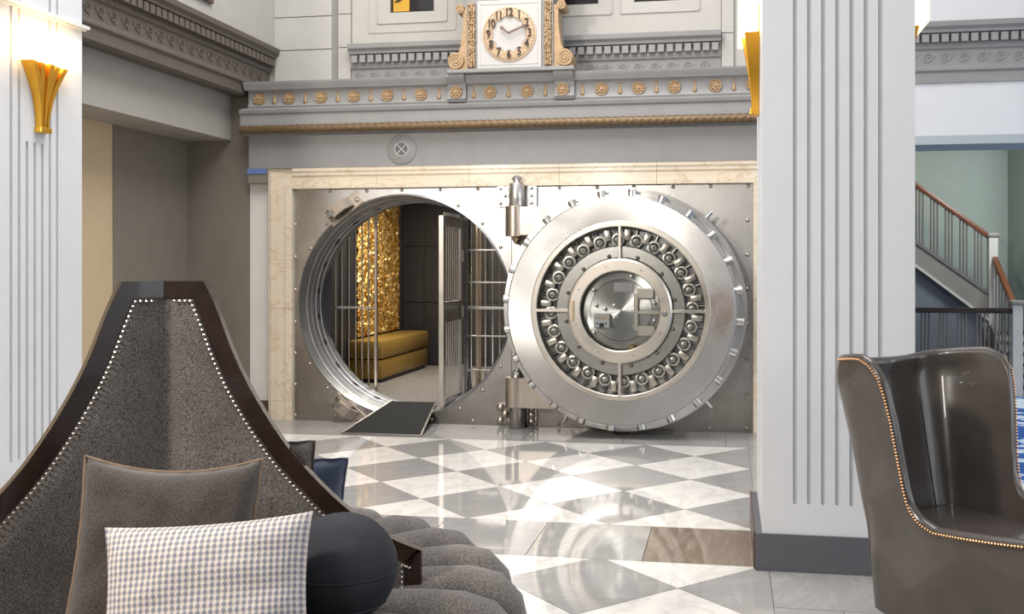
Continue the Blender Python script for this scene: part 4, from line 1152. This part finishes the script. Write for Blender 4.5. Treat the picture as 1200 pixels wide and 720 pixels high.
# ================================================================== CUSHIONS
def cushion(name, label, w, h, t, mat, loc, yaw, lean, roll=0, piping=None, pinch=.07, n=22, sag=0, seed=1):
    root = thing(name, label, 'cushion', loc)
    root.rotation_euler = (lean, roll, yaw)
    vs = []; fs = []; uvs = []
    rnd = random.Random(seed)
    def outline(u, v):
        x = u*(1-pinch*(1-abs(v)**2.0)*abs(u)**3); z = v*(1-pinch*(1-abs(u)**2.0)*abs(v)**3)
        return x*w/2, z*h/2
    for sd in (-1, 1):
        for i in range(n+1):
            for j in range(n+1):
                u = i/n*2-1; v = j/n*2-1
                x, z = outline(u, v)
                puff = (max(0, 1-u**4)*max(0, 1-v**4))**.55*(.82+.18*(1-u*u)*(1-v*v))
                wr = (.010*noise.noise((u*2.6+seed, v*2.6, sd*3))+.004*noise.noise((u*7+seed, v*7, sd)))+.012*noise.noise((u*.9, v*.9+seed, sd))
                y = sd*(t/2*puff)+wr*puff*1.6
                z2 = z-sag*(1-u*u)*max(0, v)*.5
                vs.append((x, y, z2)); uvs.append((i/n, j/n))
    m = (n+1)*(n+1)
    for s_ in (0, 1):
        for i in range(n):
            for j in range(n):
                q = (s_*m+i*(n+1)+j, s_*m+(i+1)*(n+1)+j, s_*m+(i+1)*(n+1)+j+1, s_*m+i*(n+1)+j+1)
                fs.append(q if s_ == 0 else q[::-1])
    me = bpy.data.meshes.new('cover'); me.from_pydata(vs, [], fs)
    ul = me.uv_layers.new(name='UVMap')
    for lp in me.loops: ul.data[lp.index].uv = uvs[lp.vertex_index]
    bm = bmesh.new(); bm.from_mesh(me); bmesh.ops.remove_doubles(bm, verts=bm.verts, dist=1e-5); bmesh.ops.recalc_face_normals(bm, faces=bm.faces); bm.to_mesh(me); bm.free()
    me.shade_smooth(); me.materials.append(M[mat])
    o = bpy.data.objects.new('cover', me); C.objects.link(o); o.parent = root
    if piping:
        pts = []
        K = 24
        for a, b in (((-1, -1), (1, -1)), ((1, -1), (1, 1)), ((1, 1), (-1, 1)), ((-1, 1), (-1, -1))):
            for k in range(K):
                u = a[0]+(b[0]-a[0])*k/K; v = a[1]+(b[1]-a[1])*k/K
                x, z = outline(u, v); pts.append((x*1.004, .002*sin(k*1.7), z*1.004-sag*(1-u*u)*max(0, v)*.5))
        pts.append(pts[0])
        MB().tube(pts, .0045, 6).build('piping', piping, root, smooth=60, rel=False)
    return root
def at(px, py, D):       # point at camera depth D
    r = ray(px, py); return r*D+Vector((0, 0, EYE))
q = at(194, 645, 2.52); cushion('throw_cushion', 'large square grey brown tweed cushion with piping leaning in the settee niche', .445, .47, .17, 'tweed_brown', q, radians(20), radians(-16), radians(3), 'piping', .06, sag=.05, seed=2)
q = at(243, 702, 2.36); cushion('lumbar_cushion', 'white and grey houndstooth cushion in front of the tweed cushion', .50, .375, .20, 'houndstooth', q, radians(16), radians(-20), radians(-3), None, .07, seed=5)
q = at(286, 590, 3.08); cushion('throw_cushion', 'grey tweed cushion behind the right wing of the settee', .44, .43, .14, 'tweed', q, radians(14), radians(14), radians(2), 'tweed_brown', .06, seed=8)
q = at(330, 598, 3.24); cushion('throw_cushion', 'blue velvet cushion behind the grey one on the settee', .42, .40, .14, 'blue_velvet', q, radians(14), radians(16), radians(4), 'blue_velvet', .07, seed=11)
# ball cushion
q = at(401, 665, 2.66)
bc = thing('ball_cushion', 'round black suede ball cushion against the right wing of the settee', 'cushion', q)
mb = MB(); R = .150
vs = []; fs = []; n, m = 48, 32
for i in range(m+1):
    th = pi*i/m
    for k in range(n):
        a = 2*pi*k/n; z = cos(th)
        r = R*(1-.012*max(0, 1-abs(z-.0)*26)-.010*max(0, 1-abs(z+.62)*26)-.008*max(0, 1-abs(z-.70)*26))*(1+.006*noise.noise((cos(a)*2, sin(a)*2, z*3)))
        if z < 0: r *= 1+.010*sin(a*14)*max(0, -z)*(1-abs(z))*3*.3
        vs.append((r*sin(th)*cos(a), r*sin(th)*sin(a), r*z*.97))
for i in range(m):
    for k in range(n): fs.append((i*n+k, (i+1)*n+k, (i+1)*n+(k+1) % n, i*n+(k+1) % n))
bo = MB().add(vs, fs).build('cover', 'black_suede', bc, smooth=80, rel=False)
for zz in (0.0, -.62):
    rr = R*sqrt(1-zz*zz)*1.002
    MB().tube([(rr*cos(2*pi*k/48), rr*sin(2*pi*k/48), R*zz*.97) for k in range(49)], .0032, 5).build('seam', 'black_suede', bc, rel=False)

# ================================================================== LEATHER WING CHAIR
LC = at(1122, 640, 4.0); LC.z = 0
FACE = radians(29)      # turned towards the right of the camera
ch = thing('wing_chair', 'grey brown leather wing chair with bronze nailheads before the column', 'chair', (LC.x, LC.y, 0), YAW+FACE)
# local frame: front = -y ; U-shaped shell
plan = [(-.325, -.56), (-.335, -.40), (-.338, -.22), (-.332, -.06), (-.31, .10), (-.275, .235), (-.20, .285), (-.10, .303), (0, .307), (.10, .303), (.20, .285), (.275, .235), (.31, .10), (.332, -.06), (.338, -.22), (.335, -.40), (.325, -.56)]
pl = catmull([Vector(p) for p in plan], 12)
n = len(pl); cum = [0]
for i in range(1, n): cum.append(cum[-1]+(pl[i]-pl[i-1]).length)
TOT = cum[-1]
def smooth(a, b, x): t = min(1, max(0, (x-a)/(b-a))); return t*t*(3-2*t)
def top_h(s):
    d = min(s, TOT-s)        # distance from the arm front
    arm = .535+.045*max(0, 1-d/.42)**1.3
    wingtop = 1.168-.045*smooth(.66, .98, d)
    t = (d-.40)/.26
    if t <= 0: return arm
    if t >= 1: return wingtop
    # concave foot, steep front edge, rounded shoulder
    ys = [0, .035, .10, .24, .50, .74, .89, .97, 1.0]
    xs = [0, .25, .42, .52, .57, .62, .70, .83, 1.0]
    for k in range(8):
        if t <= xs[k+1]:
            u = (t-xs[k])/(xs[k+1]-xs[k]); return arm+(wingtop-arm)*(ys[k]+(ys[k+1]-ys[k])*u)
    return wingtop
def nrm(i):
    t = (pl[min(i+1, n-1)]-pl[max(i-1, 0)]).normalized(); return Vector((-t.y, t.x))
def pt(i, z, off):
    s = cum[i]; d = min(s, TOT-s); N = nrm(i)
    side = smooth(.25, .55, d)*(1-smooth(.85, 1.1, d)*.7)
    fl_ = (.10*max(0, (z-.45)/.75)**1.5)*side
    tuck = -.05*max(0, (.55-z)/.55)
    h_ = top_h(s); over = -.045*max(0, (z-(h_-.12))/.12)**2*smooth(.60, .80, d)
    p = pl[i]+N*(fl_+tuck+off+over)
    lean = .09*max(0, (z-.42)/.8)*smooth(.45, .9, d)
    return Vector((p.x, p.y+lean, z))
flip = 1 if pt(n//2, .5, .1).y > pt(n//2, .5, 0).y else -1
T = .036
nz = 22; vs = []; fs = []; row_n = 0
ROWS = []
for i in range(n):
    h = top_h(cum[i]); r_ = []
    d_ = min(cum[i], TOT-cum[i])
    tk = T*(1.6-.6*smooth(.3, .55, d_))
    for j in range(nz+1): r_.append(pt(i, .10+(h-.03-.10)*j/nz, 0))                     # outer face
    for k in range(1, 8):                                                              # rolled top
        a = pi*k/8; c = pt(i, h-.03, -flip*tk/2); o_ = pt(i, h-.03, 0)
        r_.append(Vector((c.x+(o_.x-c.x)*cos(a), c.y+(o_.y-c.y)*cos(a), h-.03+.03*sin(a))))
    for j in range(nz+1): r_.append(pt(i, (h-.03)-(h-.03-.36)*j/nz, -flip*tk))           # inner face
    ROWS.append(r_)
K = len(ROWS[0])
vs = [p for r in ROWS for p in r]
for i in range(n-1):
    for k in range(K-1): fs.append((i*K+k, (i+1)*K+k, (i+1)*K+k+1, i*K+k+1))
fs.append(tuple(range(K))); fs.append(tuple((n-1)*K+k for k in range(K)))
MB().add(vs, fs).build('shell', 'leather', ch, smooth=50, rel=False)
# seams between back and wings
for idx in (int(n*.385), int(n*.615)):
    pts = []
    h = top_h(cum[idx])
    for k in range(20): pts.append(pt(idx, h-.02-(h-.42)*k/19, -flip*T*1.05))
    MB().tube(pts, .0028, 6).build('seam_welt', 'leather', ch, smooth=60, rel=False)
# seat cushion, front rail, legs
MB().bbox(-.268, .268, -.57, .25, .30, .48, .05).build('seat', 'leather', ch, smooth=60, rel=False)
MB().bbox(-.25, .25, -.545, .22, .15, .305, .02).build('front_rail', 'leather', ch, smooth=60, rel=False)
for x in (-.20, .20):
    for y in (-.44, .12): MB().cyl((x, y, 0), (x, y, .16), .016, .028, n=12).build('leg', 'wood_dark', ch, rel=False)
# nailheads on the outer edge of the rim
nl = None; edge = [pt(i, top_h(cum[i])-.022, flip*.004) for i in range(n)]
edge = [pt(0, .16+.0275*k, flip*.004) for k in range(0)]+edge
d = 0; total = 0; cnt = 0
for i in range(len(edge)-1):
    a, b = edge[i], edge[i+1]; L = (b-a).length
    while d <= total+L and L > 0:
        qq = a+(b-a)*((d-total)/L)
        if nl is None: nl = MB().ball((0, 0, 0), .0058, 6, 4).build('nailhead', 'nail_bronze', ch, rel=False); o = nl
        else: o = nl.copy(); C.objects.link(o); o.parent = ch
        o.location = qq; cnt += 1; d += .0128
    total += L
print('chair nails', cnt)
